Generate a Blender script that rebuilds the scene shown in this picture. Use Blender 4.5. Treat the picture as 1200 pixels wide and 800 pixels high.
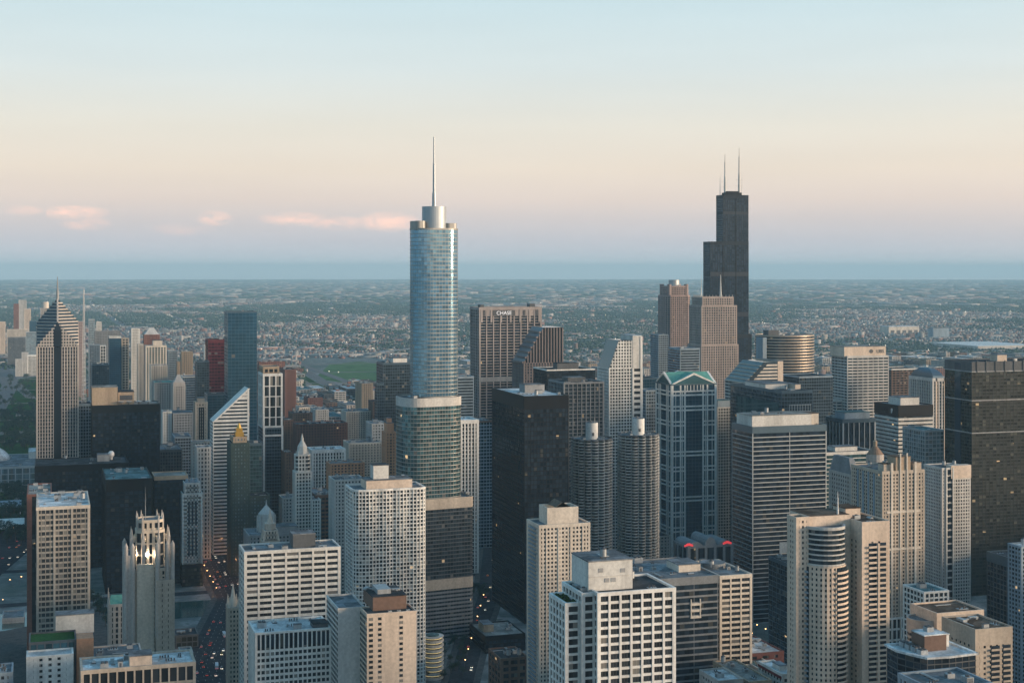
import bpy, bmesh, math, random
import numpy as np
for _o in list(bpy.data.objects): bpy.data.objects.remove(_o)
S = bpy.context.scene
C = S.collection
R = math.radians
random.seed(11)

# ------------------------------------------------------------------ camera, sky, sun, exposure
FPX, Y0, CAMH, TH = 1710.0, 317.0, 312.0, R(17.7)
FW = (-math.sin(TH), -math.cos(TH)); RT = (-math.cos(TH), math.sin(TH))
cd = bpy.data.cameras.new('camera'); cam = bpy.data.objects.new('camera', cd); C.objects.link(cam)
cam.location = (0, 0, CAMH); cam.rotation_euler = (R(90), 0, R(180) - TH)
cd.sensor_width = 36; cd.lens = 36 * FPX / 1200; cd.shift_y = -(400 - Y0) / 1200
cd.clip_start = 1; cd.clip_end = 500000
S.camera = cam
SUN_AZ, SUN_EL = R(301), R(7)          # compass azimuth, elevation
SUND = (math.sin(SUN_AZ) * math.cos(SUN_EL), math.cos(SUN_AZ) * math.cos(SUN_EL), math.sin(SUN_EL))
sl = bpy.data.lights.new('sun', 'SUN'); so = bpy.data.objects.new('sun', sl); C.objects.link(so)
sl.energy = 3.7; sl.angle = R(16); sl.color = (1.0, 0.76, 0.53)
so.rotation_euler = (R(90) - SUN_EL, 0, math.pi - SUN_AZ)
S.view_settings.view_transform = 'Standard'; S.view_settings.look = 'None'
S.view_settings.exposure = 0.56; S.view_settings.gamma = 1.0
S.cycles.max_bounces = 6; S.cycles.diffuse_bounces = 2; S.cycles.glossy_bounces = 3
S.cycles.transmission_bounces = 1; S.cycles.volume_bounces = 0
S.cycles.sample_clamp_indirect = 6; S.cycles.use_denoising = True
S.cycles.caustics_reflective = False; S.cycles.caustics_refractive = False

def srgb(r, g, b):
    f = lambda c: (c / 12.92 if c <= 0.04045 else ((c + 0.055) / 1.055) ** 2.4)
    return (f(r / 255), f(g / 255), f(b / 255), 1)

def world():
    w = bpy.data.worlds.new('World'); S.world = w; w.use_nodes = True
    nt = w.node_tree; N = nt.nodes; L = nt.links; N.clear()
    out = N.new('ShaderNodeOutputWorld'); tc = N.new('ShaderNodeTexCoord')
    sep = N.new('ShaderNodeSeparateXYZ'); L.new(tc.outputs['Generated'], sep.inputs[0])
    def math_(op, a, b=None, clamp=False):
        n = N.new('ShaderNodeMath'); n.operation = op; n.use_clamp = clamp
        for i, v in enumerate((a, b)):
            if v is None: continue
            if isinstance(v, (int, float)): n.inputs[i].default_value = v
            else: L.new(v, n.inputs[i])
        return n.outputs[0]
    el = math_('ADD', math_('MULTIPLY', sep.outputs[2], 1 / 0.5), 0.04, True)   # 0.04 = horizon, ramp spans sin(el) -0.02..0.48
    def ramp(stops):
        r = N.new('ShaderNodeValToRGB'); L.new(el, r.inputs[0]); e = r.color_ramp.elements
        r.color_ramp.interpolation = 'B_SPLINE' if False else 'EASE' if False else 'LINEAR'
        while len(e) < len(stops): e.new(0.5)
        for x, (p, c) in zip(e, stops): x.position = p; x.color = c
        return r.outputs[0]
    P = lambda y: 0.04 + 2 * math.sin(math.atan((Y0 - y) / FPX))
    main = ramp([(0.0, (.85, .90, .95, 1)), (P(318), (.80, .84, .88, 1)), (P(308), (.66, .69, .745, 1)), (P(298), (.605, .615, .665, 1)), (P(282), (.60, .58, .615, 1)), (P(258), srgb(213, 203, 201)),
                 (P(235), srgb(226, 210, 200)), (P(200), srgb(232, 218, 202)), (P(150), srgb(227, 222, 210)), (P(80), srgb(213, 223, 223)),
                 (P(0), srgb(198, 219, 225)), (0.42, srgb(150, 196, 214)), (0.7, srgb(118, 178, 204)), (1.0, srgb(88, 148, 184))])
    warm = ramp([(0.0, (0.9, 0.62, 0.45, 1)), (0.06, (1.15, 0.82, 0.60, 1)), (0.16, (1.2, 0.95, 0.74, 1)), (0.3, (1.0, 0.88, 0.72, 1)),
                 (0.6, (0.55, 0.66, 0.72, 1)), (1.0, (0.25, 0.37, 0.52, 1))])
    cool = ramp([(0.0, (0.17, 0.32, 0.42, 1)), (0.08, (0.25, 0.39, 0.49, 1)), (0.2, (0.38, 0.48, 0.55, 1)), (0.4, (0.38, 0.54, 0.64, 1)),
                 (1.0, (0.20, 0.33, 0.48, 1))])
    dot = N.new('ShaderNodeVectorMath'); dot.operation = 'DOT_PRODUCT'; L.new(tc.outputs['Generated'], dot.inputs[0])
    dot.inputs[1].default_value = (math.sin(SUN_AZ), math.cos(SUN_AZ), 0)
    def rng(a, b):
        n = N.new('ShaderNodeMapRange'); n.interpolation_type = 'SMOOTHSTEP'; L.new(dot.outputs['Value'], n.inputs[0])
        n.inputs[1].default_value = a; n.inputs[2].default_value = b; return n.outputs[0]
    def mix(f, a, b):
        n = N.new('ShaderNodeMix'); n.data_type = 'RGBA'
        L.new(f, n.inputs['Factor']); 
        for s, v in (('A', a), ('B', b)):
            k = [i for i in n.inputs if i.name == s and i.type == 'RGBA'][0]
            if isinstance(v, tuple): k.default_value = v
            else: L.new(v, k)
        return [o for o in n.outputs if o.type == 'RGBA'][0]
    col = mix(rng(-0.05, 0.95), mix(rng(-0.62, -0.95), main, cool), warm)
    # small sunset clouds low in the south-south-east: noise-broken streaks of sky
    az = math_('ARCTAN2', sep.outputs[0], sep.outputs[1])
    nz = N.new('ShaderNodeTexNoise'); nz.inputs['Scale'].default_value = 60; nz.inputs['Detail'].default_value = 6; nz.inputs['Roughness'].default_value = 0.62
    mp = N.new('ShaderNodeMapping'); mp.inputs['Scale'].default_value = (1, 1, 2.6); L.new(tc.outputs['Generated'], mp.inputs[0]); L.new(mp.outputs[0], nz.inputs[0])
    tot = None
    for (px, py, hw, hh, st) in ((28, 250, 24, 6, .5), (86, 252, 42, 9, 1.0), (100, 264, 30, 9, .6), (251, 257, 22, 10, .8), (345, 257, 44, 9, .8), (400, 262, 44, 9, .7), (455, 260, 40, 13, 1.0), (215, 270, 40, 8, .3)):
        u = (px - 600) / FPX; v = (FW[0] + u * RT[0], FW[1] + u * RT[1])
        a0 = math.atan2(v[0], v[1]); e0 = math.sin(math.atan((Y0 - py) / FPX))
        dx = math_('DIVIDE', math_('SUBTRACT', az, a0), hw / FPX); dz = math_('DIVIDE', math_('SUBTRACT', sep.outputs[2], e0), hh / FPX)
        d2 = math_('ADD', math_('MULTIPLY', dx, dx), math_('MULTIPLY', dz, dz))
        b = math_('MULTIPLY', math_('SUBTRACT', 1.0, d2, True), st)
        tot = b if tot is None else math_('MAXIMUM', tot, b)
    nn = math_('MULTIPLY', math_('SUBTRACT', nz.outputs[0], 0.31), 3.8, True)
    cm = math_('MULTIPLY', math_('MULTIPLY', tot, nn), 0.95, True)
    col = mix(cm, col, (1.15, .76, .62, 1))
    # very soft uneven bands so the gradient is not perfectly even
    nb = N.new('ShaderNodeTexNoise'); nb.inputs['Scale'].default_value = 5; nb.inputs['Detail'].default_value = 3
    mb_ = N.new('ShaderNodeMapping'); mb_.inputs['Scale'].default_value = (1, 1, 9); L.new(tc.outputs['Generated'], mb_.inputs[0]); L.new(mb_.outputs[0], nb.inputs[0])
    hs = N.new('ShaderNodeHueSaturation'); L.new(col, hs.inputs['Color']); L.new(math_('ADD', math_('MULTIPLY', nb.outputs[0], 0.10), 0.95), hs.inputs['Value'])
    bg = N.new('ShaderNodeBackground'); L.new(hs.outputs[0], bg.inputs[0]); bg.inputs[1].default_value = 0.79
    sky = N.new('ShaderNodeTexSky'); sky.sky_type = 'NISHITA'; sky.sun_disc = False; sky.sun_elevation = SUN_EL; sky.sun_rotation = SUN_AZ
    sky.dust_density = 2
    bs = N.new('ShaderNodeBackground'); L.new(sky.outputs[0], bs.inputs[0]); bs.inputs[1].default_value = 0.05
    ms = N.new('ShaderNodeMixShader'); ms.inputs[0].default_value = 0.06
    L.new(bg.outputs[0], ms.inputs[1]); L.new(bs.outputs[0], ms.inputs[2]); L.new(ms.outputs[0], out.inputs[0])
world()

# ------------------------------------------------------------------ helpers
def at(px, py):                                   # photo pixel -> ground point
    Z = FPX * CAMH / (py - Y0); return atz(px, Z)
def atz(px, Z):
    u = (px - 600) / FPX; return (Z * (FW[0] + u * RT[0]), Z * (FW[1] + u * RT[1]))
def hz(py, Z): return CAMH - (py - Y0) * Z / FPX  # height seen at row py at depth Z
def proj(x, y, z):
    Z = x * FW[0] + y * FW[1]; return (600 + FPX * (x * RT[0] + y * RT[1]) / Z, Y0 + FPX * (CAMH - z) / Z, Z)
USED = {}
def tag(o, label=None, cat=None, group=None, kind=None):
    if label: o['label'] = label
    if cat: o['category'] = cat
    if group: o['group'] = group
    if kind: o['kind'] = kind
    return o
def empty(name, loc, rz=0):
    o = bpy.data.objects.new(name, None); C.objects.link(o); o.location = loc; o.rotation_euler = (0, 0, rz); o.empty_display_size = 5; return o

class MB:
    def __init__(s): s.v = []; s.f = []; s.r = None; s.m = []
    def quad(s, a, b, c, d, m=0):
        n = len(s.v); s.v += [a, b, c, d]; s.f.append((n, n + 1, n + 2, n + 3)); s.m.append(m)
    def poly(s, pts, m=0):
        n = len(s.v); s.v += pts; s.f.append(tuple(range(n, n + len(pts)))); s.m.append(m)
    def box(s, x0, x1, y0, y1, z0, z1, m=0):
        n = len(s.v)
        s.v += [(x0, y0, z0), (x1, y0, z0), (x1, y1, z0), (x0, y1, z0), (x0, y0, z1), (x1, y0, z1), (x1, y1, z1), (x0, y1, z1)]
        s.f += [(n + 3, n + 2, n + 1, n), (n + 4, n + 5, n + 6, n + 7), (n, n + 1, n + 5, n + 4), (n + 1, n + 2, n + 6, n + 5), (n + 2, n + 3, n + 7, n + 6), (n + 3, n, n + 4, n + 7)]
        s.m += [m] * 6
    def obox(s, cx, cy, tx, ty, hw, d0, d1, z0, z1, m=0):   # box along tangent t, from d0 to d1 along outward normal (ty,-tx)
        nx, ny = ty, -tx
        p = [(cx - tx * hw + nx * d0, cy - ty * hw + ny * d0), (cx + tx * hw + nx * d0, cy + ty * hw + ny * d0), (cx + tx * hw + nx * d1, cy + ty * hw + ny * d1), (cx - tx * hw + nx * d1, cy - ty * hw + ny * d1)]
        s.prism(p[::-1], z0, z1, m)
    def prism(s, p, z0, z1, m=0, top=None):
        n = len(s.v); k = len(p); t = top or p
        s.v += [(x, y, z0) for x, y in p] + [(x, y, z1) for x, y in t]
        s.f.append(tuple(n + i for i in range(k))[::-1]); s.f.append(tuple(n + k + i for i in range(k)))
        for i in range(k):
            j = (i + 1) % k; s.f.append((n + i, n + j, n + k + j, n + k + i))
        s.m += [m] * (k + 2)
    def cyl(s, x, y, z0, z1, r0, r1=None, n=16, m=0):
        r1 = r0 if r1 is None else r1
        a = [(x + r0 * math.cos(2 * math.pi * i / n), y + r0 * math.sin(2 * math.pi * i / n)) for i in range(n)]
        b = [(x + r1 * math.cos(2 * math.pi * i / n), y + r1 * math.sin(2 * math.pi * i / n)) for i in range(n)]
        s.prism(a, z0, z1, m, b)
    def ring(s, po, pi, z0, z1, m=0):
        n = len(s.v); k = len(po)
        s.v += [(x, y, z) for P, z in ((po, z0), (po, z1), (pi, z1), (pi, z0)) for x, y in P]
        for a in range(4):
            b = (a + 1) % 4
            for i in range(k):
                j = (i + 1) % k; s.f.append((n + a * k + i, n + a * k + j, n + b * k + j, n + b * k + i))
        s.m += [m] * (4 * k)
    def build(s, name, mats, parent=None, loc=(0, 0, 0), rz=0):
        me = bpy.data.meshes.new(name); me.from_pydata(s.v, [], s.f)
        for mm in (mats if isinstance(mats, (list, tuple)) else [mats]): me.materials.append(mm)
        if any(s.m): me.polygons.foreach_set('material_index', s.m)
        if s.r is not None:
            a = me.attributes.new('rnd', 'FLOAT', 'FACE'); a.data.foreach_set('value', s.r)
        me.update()
        return link(name, me, parent, loc, rz)
def link(name, me, parent=None, loc=(0, 0, 0), rz=0):
    o = bpy.data.objects.new(name, me); C.objects.link(o)
    if parent: o.parent = parent
    o.location = loc; o.rotation_euler = (0, 0, rz)
    return o

# ------------------------------------------------------------------ materials
M = {}
def nodes(name):
    m = bpy.data.materials.new(name); m.use_nodes = True; nt = m.node_tree; return m, nt, nt.nodes, nt.links, nt.nodes['Principled BSDF']
def solid(key, col, rough=0.8, metal=0.0, var=0.24, scale=0.08, spec=.35, patch=False, streak=True, bump=0.0):
    """Wall / roof material: base colour varied by large stains, vertical streaks and fine grain."""
    m, nt, N, L, b = nodes(key)
    g = N.new('ShaderNodeNewGeometry'); mp = N.new('ShaderNodeMapping'); L.new(g.outputs['Position'], mp.inputs[0])
    mp.inputs['Scale'].default_value = (scale, scale, scale * (0.15 if streak else 1))
    n1 = N.new('ShaderNodeTexNoise'); L.new(mp.outputs[0], n1.inputs[0]); n1.inputs['Scale'].default_value = 1; n1.inputs['Detail'].default_value = 5; n1.inputs['Roughness'].default_value = 0.65
    n2 = N.new('ShaderNodeTexNoise'); L.new(g.outputs['Position'], n2.inputs[0]); n2.inputs['Scale'].default_value = 0.6; n2.inputs['Detail'].default_value = 2
    oi = N.new('ShaderNodeObjectInfo')
    mr = N.new('ShaderNodeMapRange'); L.new(n1.outputs[0], mr.inputs[0]); mr.inputs[1].default_value = 0.3; mr.inputs[2].default_value = 0.7
    mr.inputs[3].default_value = 1 - var; mr.inputs[4].default_value = 1 + var
    mr2 = N.new('ShaderNodeMapRange'); L.new(n2.outputs[0], mr2.inputs[0]); mr2.inputs[1].default_value = 0.3; mr2.inputs[2].default_value = 0.7
    mr2.inputs[3].default_value = 1 - var * .5; mr2.inputs[4].default_value = 1 + var * .5
    mu = N.new('ShaderNodeMath'); mu.operation = 'MULTIPLY'; L.new(mr.outputs[0], mu.inputs[0]); L.new(mr2.outputs[0], mu.inputs[1])
    if patch:      # re-laid roofing felt: cells of slightly different tone
        vo = N.new('ShaderNodeTexVoronoi'); vo.distance = 'CHEBYCHEV'; L.new(g.outputs['Position'], vo.inputs[0]); vo.inputs['Scale'].default_value = .11
        sc_ = N.new('ShaderNodeSeparateColor'); L.new(vo.outputs['Color'], sc_.inputs[0]); m3 = N.new('ShaderNodeMapRange'); L.new(sc_.outputs[0], m3.inputs[0]); m3.inputs[3].default_value = .62; m3.inputs[4].default_value = 1.25
        mu2 = N.new('ShaderNodeMath'); mu2.operation = 'MULTIPLY'; L.new(mu.outputs[0], mu2.inputs[0]); L.new(m3.outputs[0], mu2.inputs[1]); mu = mu2
    vm = N.new('ShaderNodeVectorMath'); vm.operation = 'SCALE'; vm.inputs[0].default_value = col[:3]; L.new(mu.outputs[0], vm.inputs['Scale'])
    L.new(vm.outputs[0], b.inputs['Base Color']); b.inputs['Roughness'].default_value = rough; b.inputs['Metallic'].default_value = metal; b.inputs['Specular IOR Level'].default_value = spec
    M[key] = m; return m
def glass(key, col, metal=0.5, rough=0.08, blind=0.12, bcol=(0.15, 0.148, 0.14), lit=0.01, tilt=0.02, litc=(1.0, 0.66, 0.32), lits=.6, var=0.5):
    """Window glass: every pane (face attribute rnd, or the object's own random) differs in tint, blinds, tilt and whether it is lit."""
    m, nt, N, L, b = nodes(key)
    at_ = N.new('ShaderNodeAttribute'); at_.attribute_name = 'rnd'; oi = N.new('ShaderNodeObjectInfo')
    ad = N.new('ShaderNodeMath'); L.new(at_.outputs['Fac'], ad.inputs[0]); L.new(oi.outputs['Random'], ad.inputs[1])
    wn = N.new('ShaderNodeTexWhiteNoise'); wn.noise_dimensions = '1D'
    mu = N.new('ShaderNodeMath'); mu.operation = 'MULTIPLY'; mu.inputs[1].default_value = 917.31; L.new(ad.outputs[0], mu.inputs[0]); L.new(mu.outputs[0], wn.inputs['W'])
    sp = N.new('ShaderNodeSeparateColor'); L.new(wn.outputs['Color'], sp.inputs[0])
    def step(src, t):
        n = N.new('ShaderNodeMath'); n.operation = 'GREATER_THAN'; L.new(src, n.inputs[0]); n.inputs[1].default_value = t; return n.outputs[0]
    mv = N.new('ShaderNodeMapRange'); L.new(sp.outputs[2], mv.inputs[0]); mv.inputs[3].default_value = 1 - var; mv.inputs[4].default_value = 1 + var
    sc = N.new('ShaderNodeVectorMath'); sc.operation = 'SCALE'; sc.inputs[0].default_value = col; L.new(mv.outputs[0], sc.inputs['Scale'])
    mx = N.new('ShaderNodeMix'); mx.data_type = 'RGBA'; L.new(step(sp.outputs[0], 1 - blind), mx.inputs['Factor'])
    A = [i for i in mx.inputs if i.type == 'RGBA']; L.new(sc.outputs[0], A[0]); A[1].default_value = (*bcol, 1)
    o = [o for o in mx.outputs if o.type == 'RGBA'][0]; L.new(o, b.inputs['Base Color'])
    bl = N.new('ShaderNodeMath'); bl.operation = 'MULTIPLY_ADD'; L.new(step(sp.outputs[0], 1 - blind), bl.inputs[0]); bl.inputs[1].default_value = -metal * .9; bl.inputs[2].default_value = metal
    L.new(bl.outputs[0], b.inputs['Metallic']); b.inputs['Roughness'].default_value = rough; b.inputs['IOR'].default_value = 1.5
    em = N.new('ShaderNodeMath'); em.operation = 'MULTIPLY'; 
    gp = N.new('ShaderNodeNewGeometry'); mpp = N.new('ShaderNodeMapping'); mpp.inputs['Scale'].default_value = (.035, .035, .16); L.new(gp.outputs['Position'], mpp.inputs[0]); cn = N.new('ShaderNodeTexNoise'); cn.inputs['Scale'].default_value = 1; cn.inputs['Detail'].default_value = 1; L.new(mpp.outputs[0], cn.inputs[0])
    cr_ = N.new('ShaderNodeMapRange'); L.new(cn.outputs[0], cr_.inputs[0]); cr_.inputs[1].default_value = .60; cr_.inputs[2].default_value = .72; cr_.inputs[3].default_value = 1 - lit * .3; cr_.inputs[4].default_value = 1 - min(.5, lit * 14)
    gt = N.new('ShaderNodeMath'); gt.operation = 'GREATER_THAN'; L.new(wn.outputs['Value'], gt.inputs[0]); L.new(cr_.outputs[0], gt.inputs[1]); L.new(gt.outputs[0], em.inputs[0])
    le = N.new('ShaderNodeMath'); le.operation = 'MULTIPLY'; le.inputs[1].default_value = lits; L.new(sp.outputs[1], le.inputs[0]); L.new(le.outputs[0], em.inputs[1])
    L.new(em.outputs[0], b.inputs['Emission Strength']); b.inputs['Emission Color'].default_value = (*litc, 1)
    if tilt:
        g = N.new('ShaderNodeNewGeometry'); s1 = N.new('ShaderNodeVectorMath'); s1.operation = 'SUBTRACT'; L.new(wn.outputs['Color'], s1.inputs[0]); s1.inputs[1].default_value = (.5, .5, .5)
        s2 = N.new('ShaderNodeVectorMath'); s2.operation = 'SCALE'; s2.inputs['Scale'].default_value = tilt * 2; L.new(s1.outputs[0], s2.inputs[0])
        s3 = N.new('ShaderNodeVectorMath'); L.new(g.outputs['Normal'], s3.inputs[0]); L.new(s2.outputs[0], s3.inputs[1])
        s4 = N.new('ShaderNodeVectorMath'); s4.operation = 'NORMALIZE'; L.new(s3.outputs[0], s4.inputs[0]); L.new(s4.outputs[0], b.inputs['Normal'])
    M[key] = m; return m
def glow(key, col, st):
    m, nt, N, L, b = nodes(key); b.inputs['Base Color'].default_value = (*col, 1); b.inputs['Emission Color'].default_value = (*col, 1); b.inputs['Emission Strength'].default_value = st; M[key] = m

for k, c in dict(white=(.72, .70, .66), offwhite=(.60, .58, .54), cream=(.60, .53, .45), peach=(.62, .50, .40), tan=(.40, .30, .21), khaki=(.40, .36, .31), stone=(.43, .39, .355), pale=(.52, .50, .47),
                 grey=(.30, .30, .30), midgrey=(.20, .21, .22), dkgrey=(.10, .105, .11), bluegrey=(.24, .30, .35), brown=(.16, .10, .075), brick=(.22, .10, .075), red=(.13, .018, .025),
                 pinkstone=(.33, .25, .23), bankstone=(.36, .31, .29), greenstone=(.05, .075, .065), sandstone=(.46, .385, .31), terracotta=(.52, .26, .15)).items(): solid(k, c)
solid('black', (.009, .010, .013), .5, .05, .15, spec=.15); solid('navy', (.008, .013, .022), .45, .05, .15, spec=.2)
for k, c, r, mt in (('steel', (.33, .32, .30), .48, .35), ('bronze', (.035, .036, .034), .4, .4), ('alu', (.42, .45, .47), .48, .4), ('bluesteel', (.10, .15, .19), .35, .5), ('gold', (.72, .42, .09), .35, .7)):
    solid(k, c, r, mt, .1)
for k, c in dict(roof_grey=(.19, .20, .21), roof_dark=(.07, .075, .08), roof_white=(.56, .57, .57), roof_brown=(.15, .11, .085), roof_teal=(.12, .20, .21), gravel=(.27, .26, .24)).items():
    solid(k, c, .9, 0, .38, .07, False, patch=True)
solid('copper_green', (.13, .34, .28), .6, 0, .2, .15, False)
solid('unit_metal', (.36, .38, .39), .5, .3, .25, .4); solid('unit_dark', (.09, .09, .095), .6, .2, .2, .4); solid('mast_white', (.68, .66, .64), .5, .1, .05)
glass('g_black', (.028, .042, .060), .32, .07, .03, (.07, .07, .065), lit=.001)
glass('g_dark', (.040, .056, .070), .32, .10, .03, lit=.003)
glass('g_res', (.035, .04, .045), .2, .12, .14, (.24, .225, .2), lit=.002)
glass('g_plain', (.030, .034, .04), .2, .12, .07, (.16, .155, .145), lit=.002)
glass('g_apt', (.035, .04, .045), .2, .12, .36, (.36, .35, .32), lit=.002)
glass('g_blue', (.055, .165, .25), .7, .10, .004, lit=.001, tilt=.006, var=.2)
glass('g_teal', (.08, .17, .19), .6, .10, .02, lit=.002, tilt=.012)
glass('g_silver', (.21, .38, .49), .8, .10, .005, (.4, .4, .38), lit=0.0, tilt=.006, var=.18)
glass('g_light', (.30, .40, .44), .6, .10, .10, lit=.001)
glass('g_bronze', (.060, .062, .052), .42, .12, .06, (.10, .10, .08), lit=.010)
glass('g_red', (.09, .015, .025), .4, .12, .05, lit=.001)
glass('g_willis', (.016, .034, .060), .22, .12, 0.0, (.12, .11, .09), lit=.0004)
glow('lamp_warm', (1.0, .55, .22), 5); glow('lamp_white', (1.0, .86, .66), 6); glow('lamp_red', (1.0, .06, .03), 5); glow('sign_red', (.9, .06, .07), .38); glow('sign_pale', (.85, .86, .9), .2)

# ------------------------------------------------------------------ facade builder
ST = {}
def style(key, **k):
    d = dict(g='g_dark', f='grey', ps=6.0, pw=.8, pd=.4, fh=3.8, sh=1.2, sd=.25, cap=2.0, capd=None, capm=None, rm='roof_grey', base=0, ew=None); d.update(k); ST[key] = d
style('white_ribbon', f='offwhite', g='g_plain', ps=9.5, pw=1.3, pd=.55, fh=3.95, sh=1.75, sd=.35, cap=2.2)
style('white_grid', f='white', g='g_plain', ps=3.2, pw=.95, pd=.5, fh=3.4, sh=1.2, sd=.3, cap=1.5, rm='roof_white')
style('punched_cream', f='cream', g='g_plain', ps=3.6, pw=1.9, pd=.3, fh=3.2, sh=1.5, sd=.3001, cap=2)
style('punched_pale', f='pale', g='g_plain', ps=3.4, pw=1.7, pd=.3, fh=3.5, sh=1.7, sd=.26, cap=2)
style('punched_stone', f='stone', g='g_plain', ps=3.6, pw=1.9, pd=.35, fh=3.6, sh=1.7, sd=.2, cap=2.5)
style('punched_brick', f='brick', g='g_plain', ps=3.8, pw=2.0, pd=.3, fh=3.7, sh=1.9, sd=.24, cap=2, rm='roof_dark')
style('punched_brown', f='brown', g='g_plain', ps=3.8, pw=1.9, pd=.3, fh=3.7, sh=1.8, sd=.24, cap=2, rm='roof_dark')
style('punched_tan', f='tan', g='g_plain', ps=3.8, pw=1.9, pd=.3, fh=3.6, sh=1.7, sd=.24, cap=2, rm='gravel')
style('punched_peach', f='peach', g='g_plain', ps=3.6, pw=1.8, pd=.3, fh=3.1, sh=1.4, sd=.24, cap=2)
style('pink_grid', f='pinkstone', g='g_dark', ps=4, pw=1.6, pd=.4, fh=3.9, sh=1.6, sd=.3, cap=3)
style('white_vert', f='white', g='g_plain', ps=3.4, pw=1.5, pd=.9, fh=4, sh=.9, sd=.15, cap=4, rm='roof_white')
style('grey_vert', f='midgrey', g='g_dark', ps=3.2, pw=.9, pd=.5, fh=3.9, sh=1.1, sd=.15, cap=3, rm='roof_dark')
style('grey_ribbon', f='grey', g='g_dark', ps=30, pw=.8, pd=.2, fh=3.9, sh=1.6, sd=.3, cap=3)
style('pale_ribbon', f='pale', g='g_dark', ps=12, pw=.8, pd=.2, fh=3.9, sh=1.8, sd=.3, cap=3)
style('dark_curtain', f='black', g='g_black', ps=3.0, pw=.35, pd=.25, fh=3.9, sh=.9, sd=.15, cap=7, rm='roof_dark')
style('dark_grid', f='dkgrey', g='g_black', ps=4.2, pw=.7, pd=.3, fh=3.9, sh=.9, sd=.2, cap=5, rm='roof_dark')
style('blue_curtain', f='bluesteel', g='g_blue', ps=3.4, pw=.25, pd=.12, fh=3.6, sh=.5, sd=.08, cap=2, rm='roof_dark')
style('teal_curtain', f='bluesteel', g='g_teal', ps=3.2, pw=.3, pd=.15, fh=3.9, sh=.7, sd=.1, cap=3, rm='roof_dark')
style('light_curtain', f='alu', g='g_light', ps=3.6, pw=.5, pd=.2, fh=4, sh=.8, sd=.12, cap=2, rm='roof_teal')
style('red_curtain', f='red', g='g_red', ps=3, pw=.4, pd=.2, fh=3.9, sh=1.3, sd=.12, cap=5, rm='roof_brown')
style('bronze_curtain', f='bronze', g='g_bronze', ps=3.4, pw=.4, pd=.2, fh=3.9, sh=1.0, sd=.1, cap=3, rm='roof_dark')
style('glassy_grey', f='bluegrey', g='g_dark', ps=3.4, pw=.6, pd=.25, fh=3.8, sh=1.2, sd=.15, cap=2)

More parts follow.
